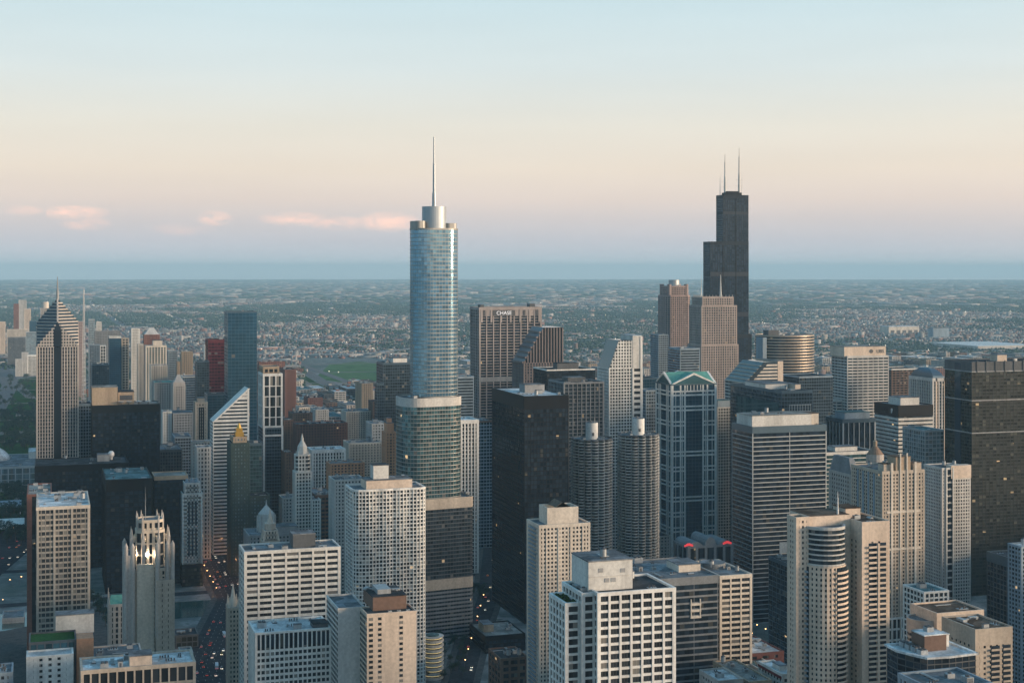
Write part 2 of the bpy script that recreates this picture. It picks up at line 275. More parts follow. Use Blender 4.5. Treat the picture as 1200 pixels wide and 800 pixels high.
def rectp(x0, x1, y0, y1): return [(x0, y0), (x1, y0), (x1, y1), (x0, y1)]
def offs(p, d):
    k = len(p); out = []
    for i in range(k):
        a, b, c = p[i - 1], p[i], p[(i + 1) % k]
        t1 = (b[0] - a[0], b[1] - a[1]); t2 = (c[0] - b[0], c[1] - b[1]); l1 = math.hypot(*t1); l2 = math.hypot(*t2)
        n1 = (t1[1] / l1, -t1[0] / l1); n2 = (t2[1] / l2, -t2[0] / l2)
        q = 1 + n1[0] * n2[0] + n1[1] * n2[1]
        out.append((b[0] + d * (n1[0] + n2[0]) / q, b[1] + d * (n1[1] + n2[1]) / q))
    return out
RND = random.Random(5); ROOF = {}
def vol(root, p, z0, z1, st, roof=True, gname='curtain_wall', fname='facade_frame', wins=0, **over):
    """One storeyed volume over plan polygon p (counter-clockwise): glass body, frame of piers and spandrels, parapet, roof sheet."""
    s = dict(ST[st]); s.update(over)
    k = len(p); rect = k == 4
    zc = z1 - s['cap']; fh = s['fh']; nf = max(1, round((zc - z0) / fh)); fr = (zc - z0) / nf
    g = MB(); g.r = []; f = MB(); cells = []
    rz = root.rotation_euler[2]
    for i in range(k):
        a, b = p[i], p[(i + 1) % k]; dx, dy = b[0] - a[0], b[1] - a[1]; Lg = math.hypot(dx, dy)
        if Lg < 1e-6: continue
        tx, ty = dx / Lg, dy / Lg; nx, ny = ty, -tx
        wnx = nx * math.cos(rz) - ny * math.sin(rz); wny = nx * math.sin(rz) + ny * math.cos(rz)
        ps = s['ps'] if not (s['ew'] and abs(nx) > .7) else s['ew']
        nb = max(1, round(Lg / ps)); br = Lg / nb; sb = max(1, round(br / 3.2))
        vis = wny > -.3 and wnx > -.75
        if vis and not wins:
            for r in range(nf):
                za, zb = z0 + r * fr, z0 + (r + 1) * fr
                for c in range(nb * sb):
                    q0 = c / nb / sb; q1 = (c + 1) / nb / sb
                    g.quad((a[0] + dx * q0, a[1] + dy * q0, za), (a[0] + dx * q1, a[1] + dy * q1, za), (a[0] + dx * q1, a[1] + dy * q1, zb), (a[0] + dx * q0, a[1] + dy * q0, zb)); g.r.append(RND.random())
            g.quad((a[0], a[1], zc), (b[0], b[1], zc), (b[0], b[1], z1 - .4), (a[0], a[1], z1 - .4)); g.r.append(0)
        else:
            g.quad((a[0], a[1], z0), (b[0], b[1], z0), (b[0], b[1], z1 - .4), (a[0], a[1], z1 - .4)); g.r.append(0)
        if vis and wins:
            for r in range(nf):
                for c in range(nb): cells.append((a[0] + dx * (c + .5) / nb, a[1] + dy * (c + .5) / nb, z0 + (r + .5) * fr + s['sh'] / 2, tx, ty, br - s['pw'], fr - s['sh']))
        if s['pw'] > 0:
            if rect or Lg > ps * 1.5 or not s.get('smooth'):
                for c in range(nb + (1 if rect else 0)):
                    e = c * br
                    if rect: e = min(max(e, s['pw'] / 2), Lg - s['pw'] / 2)
                    f.obox(a[0] + tx * e, a[1] + ty * e, tx, ty, s['pw'] / 2, -.1, s['pd'], z0, zc + .3)
    if rect and s['pw'] > 0:
        for (x, y), (sx, sy) in zip(p, ((-1, -1), (1, -1), (1, 1), (-1, 1))):
            q = s['pw'] / 2; d = s['pd'] + .04
            f.box(min(x - sx * q, x + sx * d), max(x - sx * q, x + sx * d), min(y - sy * q, y + sy * d), max(y - sy * q, y + sy * d), z0, zc + .2)
    if s['sh'] > 0:
        po = offs(p, s['sd'])
        for r in range(nf + 1):
            if z0 + r * fr + s['sh'] <= zc + .25: f.prism(po, z0 + r * fr, z0 + r * fr + s['sh'])
    gm = M[s['f']] if wins else M[s['g']]
    if wins: g.m = [0] * len(g.f)
    go = g.build('wall' if wins else gname, gm, root)
    fo = f.build(fname, M[s['f']], root) if f.f else None
    cdp = s['capd'] if s['capd'] is not None else max(s['pd'], s['sd']) + .1
    r_ = MB(); r_.ring(offs(p, cdp), offs(p, -.5), zc, z1); r_.build('parapet', M[s['capm'] or s['f']], root)
    if roof:
        r_ = MB(); r_.poly([(x, y, z1 - .9) for x, y in offs(p, -.45)]); ROOF[root.name] = r_.build('roof', M[s['rm']], root)
    if wins: windows(root, cells, wins)
    return fr
CAMP = (0, 0, CAMH)
def windows(root, cells, cap, name='window'):
    """Punched windows: the 100 nearest the viewpoint as parts sharing a mesh, the rest as one part."""
    lx, ly, lz = root.location
    cells = sorted(cells, key=lambda c: (c[0] + lx) ** 2 + (c[1] + ly) ** 2 + (c[2] - CAMH) ** 2)
    meshes = {}
    def geo(w, h):
        k = (round(w, 2), round(h, 2))
        if k not in meshes:
            b = MB(); b.r = []
            b.box(-w / 2 + .12, w / 2 - .12, -.1, .06, -h / 2 + .12, h / 2 - .12, 0)
            for x in ((-w / 2 + .06, w / 2 - .06) if w < 2.6 else (-w / 2 + .06, -w / 6, w / 6, w / 2 - .06)): b.box(x - .06, x + .06, -.1, .1, -h / 2, h / 2, 1)
            b.r = None; meshes[k] = b
        return k, meshes[k]
    built = {}
    for i, c in enumerate(cells[:100]):
        k, b = geo(c[5], c[6])
        if k not in built:
            o = b.build(name, [M['g_res' if c[5] < 4.6 else 'g_plain'], M['dkgrey']], root); built[k] = o.data
        else: o = link(name, built[k], root)
        o.location = (c[0], c[1], c[2]); o.rotation_euler = (0, 0, math.atan2(-c[4], -c[3]))
    rest = cells[100:]
    if rest:
        b = MB(); b.r = []
        for c in rest:
            tx, ty = c[3], c[4]; w, h = c[5], c[6]
            b.obox(c[0], c[1], tx, ty, w / 2 - .12, -.1, .06, c[2] - h / 2 + .12, c[2] + h / 2 - .12, 0); b.r += [RND.random()] * 6
            for x in ((-w / 2 + .06, w / 2 - .06) if w < 2.6 else (-w / 2 + .06, -w / 6, w / 6, w / 2 - .06)):
                b.obox(c[0] + tx * x, c[1] + ty * x, tx, ty, .06, -.1, .1, c[2] - h / 2, c[2] + h / 2, 1); b.r += [0] * 6
        tag(b.build(name, [M['g_res' if rest[0][5] < 4.6 else 'g_plain'], M['dkgrey']], root), kind='stuff')
# rooftop machinery, meshes shared between roofs
PROTO = {}
def protos():
    b = MB(); b.box(-2, 2, -1.5, 1.5, 0, 2.2); [b.box(-2.06, 2.06, -1.2 + .5 * i, -1.0 + .5 * i, .3, 1.9, 1) for i in range(5)]; b.cyl(0, 0, 2.2, 2.7, .9, n=10, m=1); PROTO['ac'] = b
    b = MB(); b.box(-3, 3, -1.2, 1.2, .4, 1.6); b.box(-2.6, -2.2, -1, 1, 0, .4, 1); b.box(2.2, 2.6, -1, 1, 0, .4, 1); b.box(-.5, .5, 1.2, 4, .7, 1.4); PROTO['duct'] = b
    b = MB(); b.box(-2.4, 2.4, -2.4, 2.4, 0, 2.8); b.cyl(-1.1, -1.1, 2.8, 3.4, 1, n=10, m=1); b.cyl(1.1, 1.1, 2.8, 3.4, 1, n=10, m=1); b.cyl(-1.1, 1.1, 2.8, 3.4, 1, n=10, m=1); b.cyl(1.1, -1.1, 2.8, 3.4, 1, n=10, m=1); PROTO['cooler'] = b
    b = MB(); b.box(-1.2, 1.2, -2, 2, 0, 2.6); b.box(-.5, .5, 2, 2.06, 0, 2, 1); b.box(-1.4, 1.4, -2.2, 2.2, 2.6, 2.8, 1); PROTO['hut'] = b
    b = MB(); b.cyl(0, 0, 0, 1.6, .25, n=8, m=1); b.cyl(0, .2, 1.2, 1.9, .5, 1.8, n=14); PROTO['dish'] = b
    b = MB(); [b.cyl(x, y, 0, h, .35, n=8, m=1) for x, y, h in ((-1.5, 0, 1.4), (0, .8, 1.9), (1.2, -.5, 1.2), (2.4, .6, 1.6))]; b.box(-2.4, 3.2, -1.4, 1.6, 0, .3); PROTO['vents'] = b
    b = MB(); [b.box(-6, 6, y - .16, y + .16, .5, .82) for y in (-.5, .1, .7)]; [b.box(x - .12, x + .12, -.8, 1, 0, .5, 1) for x in (-5, -1.7, 1.7, 5)]; PROTO['pipes'] = b
    b = MB(); b.cyl(0, 0, 1.2, 4.6, 1.5, n=14); b.cyl(0, 0, 4.6, 5.6, 1.6, .2, 14, 1); [b.box(sx - .15, sx + .15, sy - .15, sy + .15, 0, 1.2, 1) for sx in (-.9, .9) for sy in (-.9, .9)]; PROTO['tank'] = b
    b = MB(); b.box(-2.2, 2.2, -1.2, 1.2, 0, .5, 1); b.prism(rectp(-2.1, 2.1, -1.1, 1.1), .5, 1.3, 0, rectp(-2.1, 2.1, -.1, .1)); PROTO['skylight'] = b
protos(); PME = {}
def unit(kind, root, loc, rz=0, sc=1.0, name=None):
    nm = name or {'ac': 'air_conditioner', 'duct': 'duct', 'cooler': 'cooling_tower', 'hut': 'stair_hut', 'dish': 'satellite_dish', 'vents': 'vent_pipe', 'pipes': 'pipe_run', 'tank': 'water_tank', 'skylight': 'skylight'}[kind]
    root = ROOF.get(root.name, root)
    if kind not in PME:
        o = PROTO[kind].build(nm, [M['mast_white' if kind == 'dish' else 'unit_metal'], M['unit_dark']], root); PME[kind] = o.data
    else: o = link(nm, PME[kind], root)
    o.location = loc; o.rotation_euler = (0, 0, rz); o.scale = (sc, sc, sc); return o
def units(root, x0, x1, y0, y1, z, n, avoid=()):
    pl = list(avoid); t = 0
    while n > 0 and t < 80:
        t += 1; x = RND.uniform(x0 + 4, x1 - 4) if x1 - x0 > 9 else (x0 + x1) / 2; y = RND.uniform(y0 + 4, y1 - 4) if y1 - y0 > 9 else (y0 + y1) / 2
        if any(a - 4 < x < b + 4 and c - 4 < y < d + 4 for a, b, c, d in pl): continue
        pl.append((x - 3, x + 3, y - 3, y + 3)); unit(RND.choice(('ac', 'ac', 'duct', 'cooler', 'hut', 'vents', 'vents', 'pipes', 'tank', 'skylight')), root, (x, y, z), RND.choice((0, math.pi / 2)), RND.uniform(.7, 1.25)); n -= 1
def house(root, x0, x1, y0, y1, z0, z1, m, rm='roof_grey', name='penthouse', louvre=None):
    b = MB(); b.box(x0, x1, y0, y1, z0, z1); o = b.build(name, M[m], root)
    b = MB(); b.box(x0 - .25, x1 + .25, y0 - .25, y1 + .25, z1, z1 + .5); b.build('penthouse_roof', M[rm], o)
    if louvre:
        b = MB(); w = x1 - x0
        b.box(x0 + w * .1, x1 - w * .1, y1 - .1, y1 + .08, z0 + (z1 - z0) * .35, z0 + (z1 - z0) * .75); b.build('louvre', M[louvre], o)
    return o
def mast(root, x, y, z0, z1, r=.4, m='mast_white', name='antenna', side=0):
    b = MB(); h = z1 - z0; b.cyl(x, y, z0, z0 + h * .45, r, r * .8, 8); b.cyl(x, y, z0 + h * .45, z0 + h * .8, r * .62, r * .5, 8); b.cyl(x, y, z0 + h * .8, z1, r * .35, r * .2, 6)
    for q in range(side): b.box(x - r * 3, x + r * 3, y - r * .3, y + r * .3, z0 + h * (.2 + .12 * q), z0 + h * (.2 + .12 * q) + .5)
    return b.build(name, M[m], root)

FOOT = []       # footprints (world) with screen box, for overlap and visibility tests
def solve(xl, xc, xr, Z, d=None):
    c, s = math.cos(TH), math.sin(TH); u = (xc - 600) / FPX; ul = (xl - 600) / FPX; ur = (xr - 600) / FPX
    w = (ur - u) * Z / (c - ur * s)
    if d is None: d = (u - ul) * Z / (ul * c + s)
    x, y = atz(xc, Z); return x, y, w, d
def place(name, cat, label, xl, xc, xr, Z, d=None, rz=0, yt=0, group=None):
    x, y, w, dd = solve(xl, xc, xr, Z, d)
    r = empty(name, (x - w / 2, y - dd / 2, 0), rz); tag(r, label, cat, group)
    FOOT.append((x - w, x, y - dd, y, Z, xl, xr, yt, name)); return r, w / 2, dd / 2
def tower(name, label, xl, xc, xr, yt, Z, st, d=None, cat='skyscraper', ph=(), n=None, wins=0, zb=0, group=None, **over):
    """Storeyed block from its picture edges: SE edge xl, NE corner xc, NW edge xr, top of the NE corner yt, depth Z."""
    r, hx, hy = place(name, cat, label, xl, xc, xr, Z, d, yt=yt, group=group); H = hz(yt, Z)
    vol(r, rectp(-hx, hx, -hy, hy), zb, H, st, wins=wins, **over)
    av = []
    for (a0, a1, b0, b1, h, m, *k) in ph:          # fractions: a west..east as seen left..right, b from the north edge back
        X0, X1 = hx - 2 * hx * a1, hx - 2 * hx * a0; Y1, Y0_ = hy - 2 * hy * b0, hy - 2 * hy * b1
        house(r, X0, X1, Y0_, Y1, H - .9, H + h, m, k[0] if k else 'roof_grey', 'penthouse', k[1] if len(k) > 1 else None); av.append((X0, X1, Y0_, Y1))
    if n is None: n = int(min(13, 2 + hx * hy / 55))
    units(r, -hx, hx, -hy, hy, H - .9, n + (4 if Z < 1150 and n else 0), av)
    return r, hx, hy, H

# ------------------------------------------------------------------ the setting: ground, streets, river, park, haze
def ground_mat():
    m, nt, N, L, b = nodes('ground'); g = N.new('ShaderNodeNewGeometry')
    def noise(sc, det=4, ro=.6):
        mp = N.new('ShaderNodeMapping'); mp.inputs['Scale'].default_value = (sc, sc, 0); L.new(g.outputs['Position'], mp.inputs[0])
        n = N.new('ShaderNodeTexNoise'); L.new(mp.outputs[0], n.inputs[0]); n.inputs['Scale'].default_value = 1; n.inputs['Detail'].default_value = det; n.inputs['Roughness'].default_value = ro; return n
    def ramp(src, st):
        r = N.new('ShaderNodeValToRGB'); L.new(src, r.inputs[0]); e = r.color_ramp.elements
        while len(e) < len(st): e.new(.5)
        for x, (p, c) in zip(e, st): x.position = p; x.color = (*c, 1)
        return r.outputs[0]
    def mix(f, a, c):
        n = N.new('ShaderNodeMix'); n.data_type = 'RGBA'; L.new(f, n.inputs['Factor']); A = [i for i in n.inputs if i.type == 'RGBA']; L.new(a, A[0]); L.new(c, A[1]); return [o for o in n.outputs if o.type == 'RGBA'][0]
    urb = ramp(noise(1 / 22, 3).outputs[0], [(.35, (.09, .095, .095)), (.5, (.18, .175, .165)), (.62, (.30, .285, .27)), (.7, (.14, .13, .125))])
    hazy_green = ramp(noise(1 / 30, 4).outputs[0], [(.3, (.026, .060, .056)), (.5, (.042, .084, .072)), (.7, (.065, .105, .090))])  # greens pushed to teal: distance haze put into the base colour
    big = noise(1 / 900, 6, .7); fac = N.new('ShaderNodeMapRange'); L.new(big.outputs[0], fac.inputs[0]); fac.inputs[1].default_value = .44; fac.inputs[2].default_value = .62
    col = mix(fac.outputs[0], urb, hazy_green)
    far = noise(1 / 420, 5, .75); fr = N.new('ShaderNodeMapRange'); L.new(far.outputs[0], fr.inputs[0]); fr.inputs[1].default_value = .60; fr.inputs[2].default_value = .66
    oth = N.new('ShaderNodeRGB'); oth.outputs[0].default_value = (.24, .245, .245, 1)
    col = mix(fr.outputs[0], col, oth.outputs[0])
    L.new(col, b.inputs['Base Color']); b.inputs['Roughness'].default_value = .95; return m
b = MB(); n = 160
b.poly([(53000 * math.cos(2 * math.pi * i / n), 53000 * math.sin(2 * math.pi * i / n), 0) for i in range(n)])
tag(b.build('ground', ground_mat()), kind='structure')
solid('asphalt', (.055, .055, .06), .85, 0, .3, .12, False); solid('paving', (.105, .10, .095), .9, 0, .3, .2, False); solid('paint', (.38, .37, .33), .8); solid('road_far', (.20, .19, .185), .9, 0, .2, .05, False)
solid('lawn', (.035, .085, .03), .95, 0, .5, .03, False); solid('field', (.11, .19, .085), .95, 0, .35, .02, False); solid('path', (.24, .21, .18), .95, 0, .2, .1, False)
def water():
    m, nt, N, L, b = nodes('river'); b.inputs['Base Color'].default_value = (.02, .07, .065, 1); b.inputs['Roughness'].default_value = .12
    n = N.new('ShaderNodeTexNoise'); g = N.new('ShaderNodeNewGeometry'); L.new(g.outputs['Position'], n.inputs[0]); n.inputs['Scale'].default_value = .25; n.inputs['Detail'].default_value = 3
    bp = N.new('ShaderNodeBump'); bp.inputs['Strength'].default_value = .25; L.new(n.outputs[0], bp.inputs['Height']); L.new(bp.outputs[0], b.inputs['Normal']); return m
def strip(name, pts, w, z, m, kind='structure'):
    b = MB()
    for (x0, y0), (x1, y1) in zip(pts, pts[1:]):
        dx, dy = x1 - x0, y1 - y0; l = math.hypot(dx, dy); nx, ny = -dy / l * w / 2, dx / l * w / 2; ex, ey = dx / l * w * .2, dy / l * w * .2
        b.prism([(x0 - nx - ex, y0 - ny - ey), (x1 - nx + ex, y1 - ny + ey), (x1 + nx + ex, y1 + ny + ey), (x0 + nx - ex, y0 + ny - ey)], z - .06, z); z += .004
    o = b.build(name, M[m] if isinstance(m, str) else m); return tag(o, kind=kind)
strip('river', [(900, -1372), (-1150, -1372)], 66, .07, water())
lk = MB(); lk.box(780, 30000, -8000, 9000, .02, .10); tag(lk.build('lake', bpy.data.materials['river']), kind='structure')
AVE = [(-121, -1000), (-121, -1180), (-172, -1405), (-172, -4200)]
strip('sidewalk', AVE, 46, .12, 'paving'); strip('avenue', AVE, 34, .25, 'asphalt')
WAB = [at(538, 805), at(556, 742), at(571, 702), at(575, 660), at(578, 620)]
strip('sidewalk', WAB, 30, .16, 'paving'); strip('street', WAB, 19, .28, 'asphalt')
for k, (x, y0, y1) in enumerate(((-430, -1420, -4200), (-560, -1420, -4200), (-690, -1420, -4200), (-30, -1420, -4600), (-1000, -1420, -4200))): strip('street', [(x, y0), (x, y1)], 16, .10, 'asphalt')
for k, y in enumerate((-1440, -1600, -1860, -2120, -2380, -2700, -3050)): strip('street', [(400, y), (-1900, y)], 15, .09, 'asphalt')
def area(name, pix, z, m):
    b = MB(); p = [at(*q) for q in pix]; a = sum(p[i - 1][0] * p[i][1] - p[i][0] * p[i - 1][1] for i in range(len(p)))
    b.prism(p if a > 0 else p[::-1], z - .05, z); return tag(b.build(name, M[m]), kind='structure')
area('park_lawn', [(-60, 452), (60, 440), (75, 470), (80, 540), (70, 640), (-70, 640)], .15, 'lawn')
area('path', [(-20, 506), (70, 504), (72, 508), (-20, 510)], .30, 'path'); area('path', [(20, 481), (60, 480), (62, 487), (18, 488)], .31, 'path')
area('path', [(4, 600), (34, 563), (38, 563), (12, 602)], .34, 'path')
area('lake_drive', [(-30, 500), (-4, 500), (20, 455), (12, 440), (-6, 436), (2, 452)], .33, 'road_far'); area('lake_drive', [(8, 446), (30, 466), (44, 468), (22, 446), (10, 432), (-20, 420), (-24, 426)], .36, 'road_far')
area('plaza', [(-10, 742), (60, 728), (120, 705), (130, 760), (110, 800), (-20, 805)], .22, 'paving'); area('street', [(-30, 700), (40, 640), (52, 610), (30, 605), (-40, 650)], .26, 'asphalt')
area('rail_field', [(368, 444), (386, 427), (420, 423.5), (448, 426), (452, 446), (420, 450)], .2, 'field'); area('rail_field', [(322, 470), (335, 437), (352, 437), (400, 465), (392, 480)], .19, 'lawn')
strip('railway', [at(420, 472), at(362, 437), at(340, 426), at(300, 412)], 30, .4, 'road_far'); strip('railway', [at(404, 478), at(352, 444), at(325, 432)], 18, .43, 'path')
solid('concrete_far', (.46, .42, .38), .9, 0, .15, .01, False)
strip('expressway', [at(296, 418), at(380, 417.5), at(430, 417), at(485, 410.5), at(560, 404), at(640, 398)], 34, 9, 'concrete_far')
strip('expressway', [at(202, 349), at(226, 362), at(243, 371), at(268, 386), at(290, 400)], 60, .5, 'concrete_far')
strip('expressway', [at(134, 337), at(141, 341), at(152, 348), at(163, 356), at(176, 371)], 70, .52, 'concrete_far')
strip('expressway', [at(600, 393), at(690, 391), at(770, 394), at(880, 386), at(1000, 378), at(1200, 370)], 50, .55, 'concrete_far')
strip('expressway', [at(880, 346), at(1000, 344.5), at(1200, 344)], 110, .6, 'concrete_far'); strip('expressway', [at(-40, 372), at(70, 370), at(110, 369)], 50, .56, 'concrete_far')
# the air: one even pale volume round the whole place
def haze():
    m = bpy.data.materials.new('haze'); m.use_nodes = True; nt = m.node_tree; nt.nodes.clear(); o = nt.nodes.new('ShaderNodeOutputMaterial')
    v = nt.nodes.new('ShaderNodeVolumePrincipled'); v.inputs['Color'].default_value = (.52, .82, 1.0, 1); v.inputs['Density'].default_value = HAZE; v.inputs['Anisotropy'].default_value = .0
    nt.links.new(v.outputs[0], o.inputs['Volume']); b = MB(); b.box(-62000, 62000, -62000, 62000, -1.5, 538); tag(b.build('haze', m), kind='stuff')
HAZE = 3.9e-5
haze()

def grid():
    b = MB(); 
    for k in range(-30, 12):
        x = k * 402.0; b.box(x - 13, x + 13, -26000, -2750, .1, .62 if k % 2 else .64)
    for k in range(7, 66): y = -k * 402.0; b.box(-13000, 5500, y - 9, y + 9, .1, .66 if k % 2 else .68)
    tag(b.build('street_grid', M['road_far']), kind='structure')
grid()
b = MB()
for (x0, y0), (x1, y1) in zip(AVE, AVE[1:]):
    l = math.hypot(x1 - x0, y1 - y0); tx, ty = (x1 - x0) / l, (y1 - y0) / l
    for o in (-11, -5.5, 0, 5.5, 11):
        for q in range(int(min(l, 700) / 12)): b.obox(x0 + tx * (q * 12 + 10), y0 + ty * (q * 12 + 10), tx, ty, 2, o - .12, o + .12, .26, .275)
tag(b.build('road_marking', M['paint']), kind='structure')

# ------------------------------------------------------------------ landmark towers
def rrect(hx, hy, r, n=7, rs=None):
    rs = rs or (r,) * 4; p = []          # SW, SE, NE, NW
    for (sx, sy, a0), q in zip(((-1, -1, 180), (1, -1, 270), (1, 1, 0), (-1, 1, 90)), rs):
        for i in range(n + 1):
            a = R(a0 + 90 * i / n); p.append((sx * (hx - q) + q * math.cos(a), sy * (hy - q) + q * math.sin(a)))
    return p
def shift(p, dx, dy): return [(x + dx, y + dy) for x, y in p]
def spire_tower():
    Z = 1230; k = Z / FPX; x, y = atz(516.5, Z); r = empty('skyscraper', (x, y - 22, 0), R(8)); tag(r, 'tallest silver glass tower with rounded corners, stepped tiers and a needle spire', 'skyscraper')
    FOOT.append((x - 36, x + 34, y - 46, y + 2, Z, 463, 551, 240, 'spire_tower'))
    style('spire', f='steel', g='g_silver', ps=2.6, pw=.14, pd=.1, fh=3.35, sh=.55, sd=.4, cap=1.5, rm='roof_grey')
    z1, z2, z3 = hz(267, Z), hz(466, Z), hz(584, Z)
    up = shift(rrect(20.0, 15, 13, 8), .2, 0); mid = shift(rrect(26.5, 19, 14, 8), 5.2, 0); low = shift(rrect(29.5, 21, 8, 6, (5, 14, 14, 3)), 2.0, 0)
    vol(r, up, z2, z1, 'spire'); vol(r, mid, z3, z2, 'spire', g='g_teal', cap=7.5, capm='pale', capd=.5); vol(r, shift(mid, 0, 0), 0, z3 - .5, 'spire', g='g_teal', roof=False, gname='lower_glass', fname='lower_frame')
    vol(r, low, 52, z3, 'spire', g='g_dark', cap=9, capm='sandstone', sh=.8, f='dkgrey'); vol(r, low, 0, 52, 'spire', g='g_dark', cap=9, capm='sandstone', sh=1.7, f='midgrey', roof=False)
    for i, (px, py, s) in enumerate(((-30, 8, 2.2), (-27, 14, 1.8), (-29, 2, 2.0), (-26, -6, 2.4))): pass
    b = MB(); b.prism(rrect(10.4, 10, 9.9, 9), z1 - 2, hz(241, Z)); b.build('crown', M['alu'], r)
    b = MB(); b.prism(shift(rrect(5.2, 8, 3, 4), -13.4, 0), z1 - 2, z1 + 4.6); b.prism(shift(rrect(4.4, 9, 3, 4), 15.2, 0), z1 - 2, z1 + 6.2); b.build('shoulder', M['steel'], r)
    b = MB(); zb = hz(241, Z); H = hz(158, Z); h = H - zb
    for z0, za, ra in ((zb - 1, zb + h * .2, 1.9), (zb + h * .2, zb + h * .62, 1.25), (zb + h * .62, H, .75)): b.cyl(0, 0, z0, za, ra, ra * .85, 12)
    b.build('spire', M['alu'], r); units(r, 14, 28, -12, 12, z2 - .8, 3); units(r, -33, -24, -12, 14, z3 - .8, 2)
spire_tower()

def tube_tower():
    Z = 2530; r, hx, hy = place('skyscraper', 'skyscraper', 'black stepped bundled-tube tower with two white antennas, tallest on the skyline', 824.5, 832.5, 877, Z, 69, yt=226)
    style('tube', f='navy', g='g_willis', ps=4.6, pw=.7, pd=.3, fh=3.95, sh=1.1, sd=.15, cap=6, rm='roof_dark')
    za, zb = hz(228, Z), hz(283, Z); t = hx * 2 / 3; zc = 200
    N = hy
    vol(r, rectp(-hx, hx, N - 1.15 * t, N), 0, zc, 'tube', roof=False)
    vol(r, rectp(-hx, hx, N - 1.15 * t, N), zc, zb, 'tube'); vol(r, rectp(-hx, hx - t, N - 1.1 * t, N - .4), zb, za, 'tube')
    vol(r, rectp(-hx - 9, -hx - .5, N - t, N - 6), 0, hz(392, Z), 'tube')
    b = MB()
    for x in (-hx + t, hx - t): b.box(x - .6, x + .6, N - .2, N + .55, 0, zb - 6)
    b.box(-hx + t - .6, -hx + t + .6, N - .6, N + .15, zb, za - 6); b.build('tube_edge', M['black'], r)
    solid('louvre_dark', (.028, .034, .045), .6, 0, .1, spec=.2)
    for z in (zb - 60, zb - 130, 118): b = MB(); b.box(-hx - .35, hx + .35, N - t, N + .35, z, z + 7); b.build('louvre_band', M['louvre_dark'], r)
    b = MB(); b.box(-hx - .35, hx - t + .35, N - t, N - .05, za - 34, za - 29); b.build('louvre_band', M['louvre_dark'], r)
    b = MB(); b.box(-hx + 10, hx - t - 8, N - t * .9, N - 6, za - .8, za + 4.5); b.box(-hx + 14, hx - t - 14, N - t * .75, N - 9, za + 4.5, za + 7); b.build('penthouse', M['black'], r)
    xm = lambda px: -((px + 5.5 - 855) / FPX * Z) / math.cos(TH) * .98
    for px, py in ((849, 179), (867, 171)): mast(r, xm(px), N - 16, za, hz(py, Z), 2.3, 'offwhite', side=2)
    for px, py in ((844, 203), (872, 203)): mast(r, xm(px), N - 20, za, hz(py, Z), .6)
tube_tower()

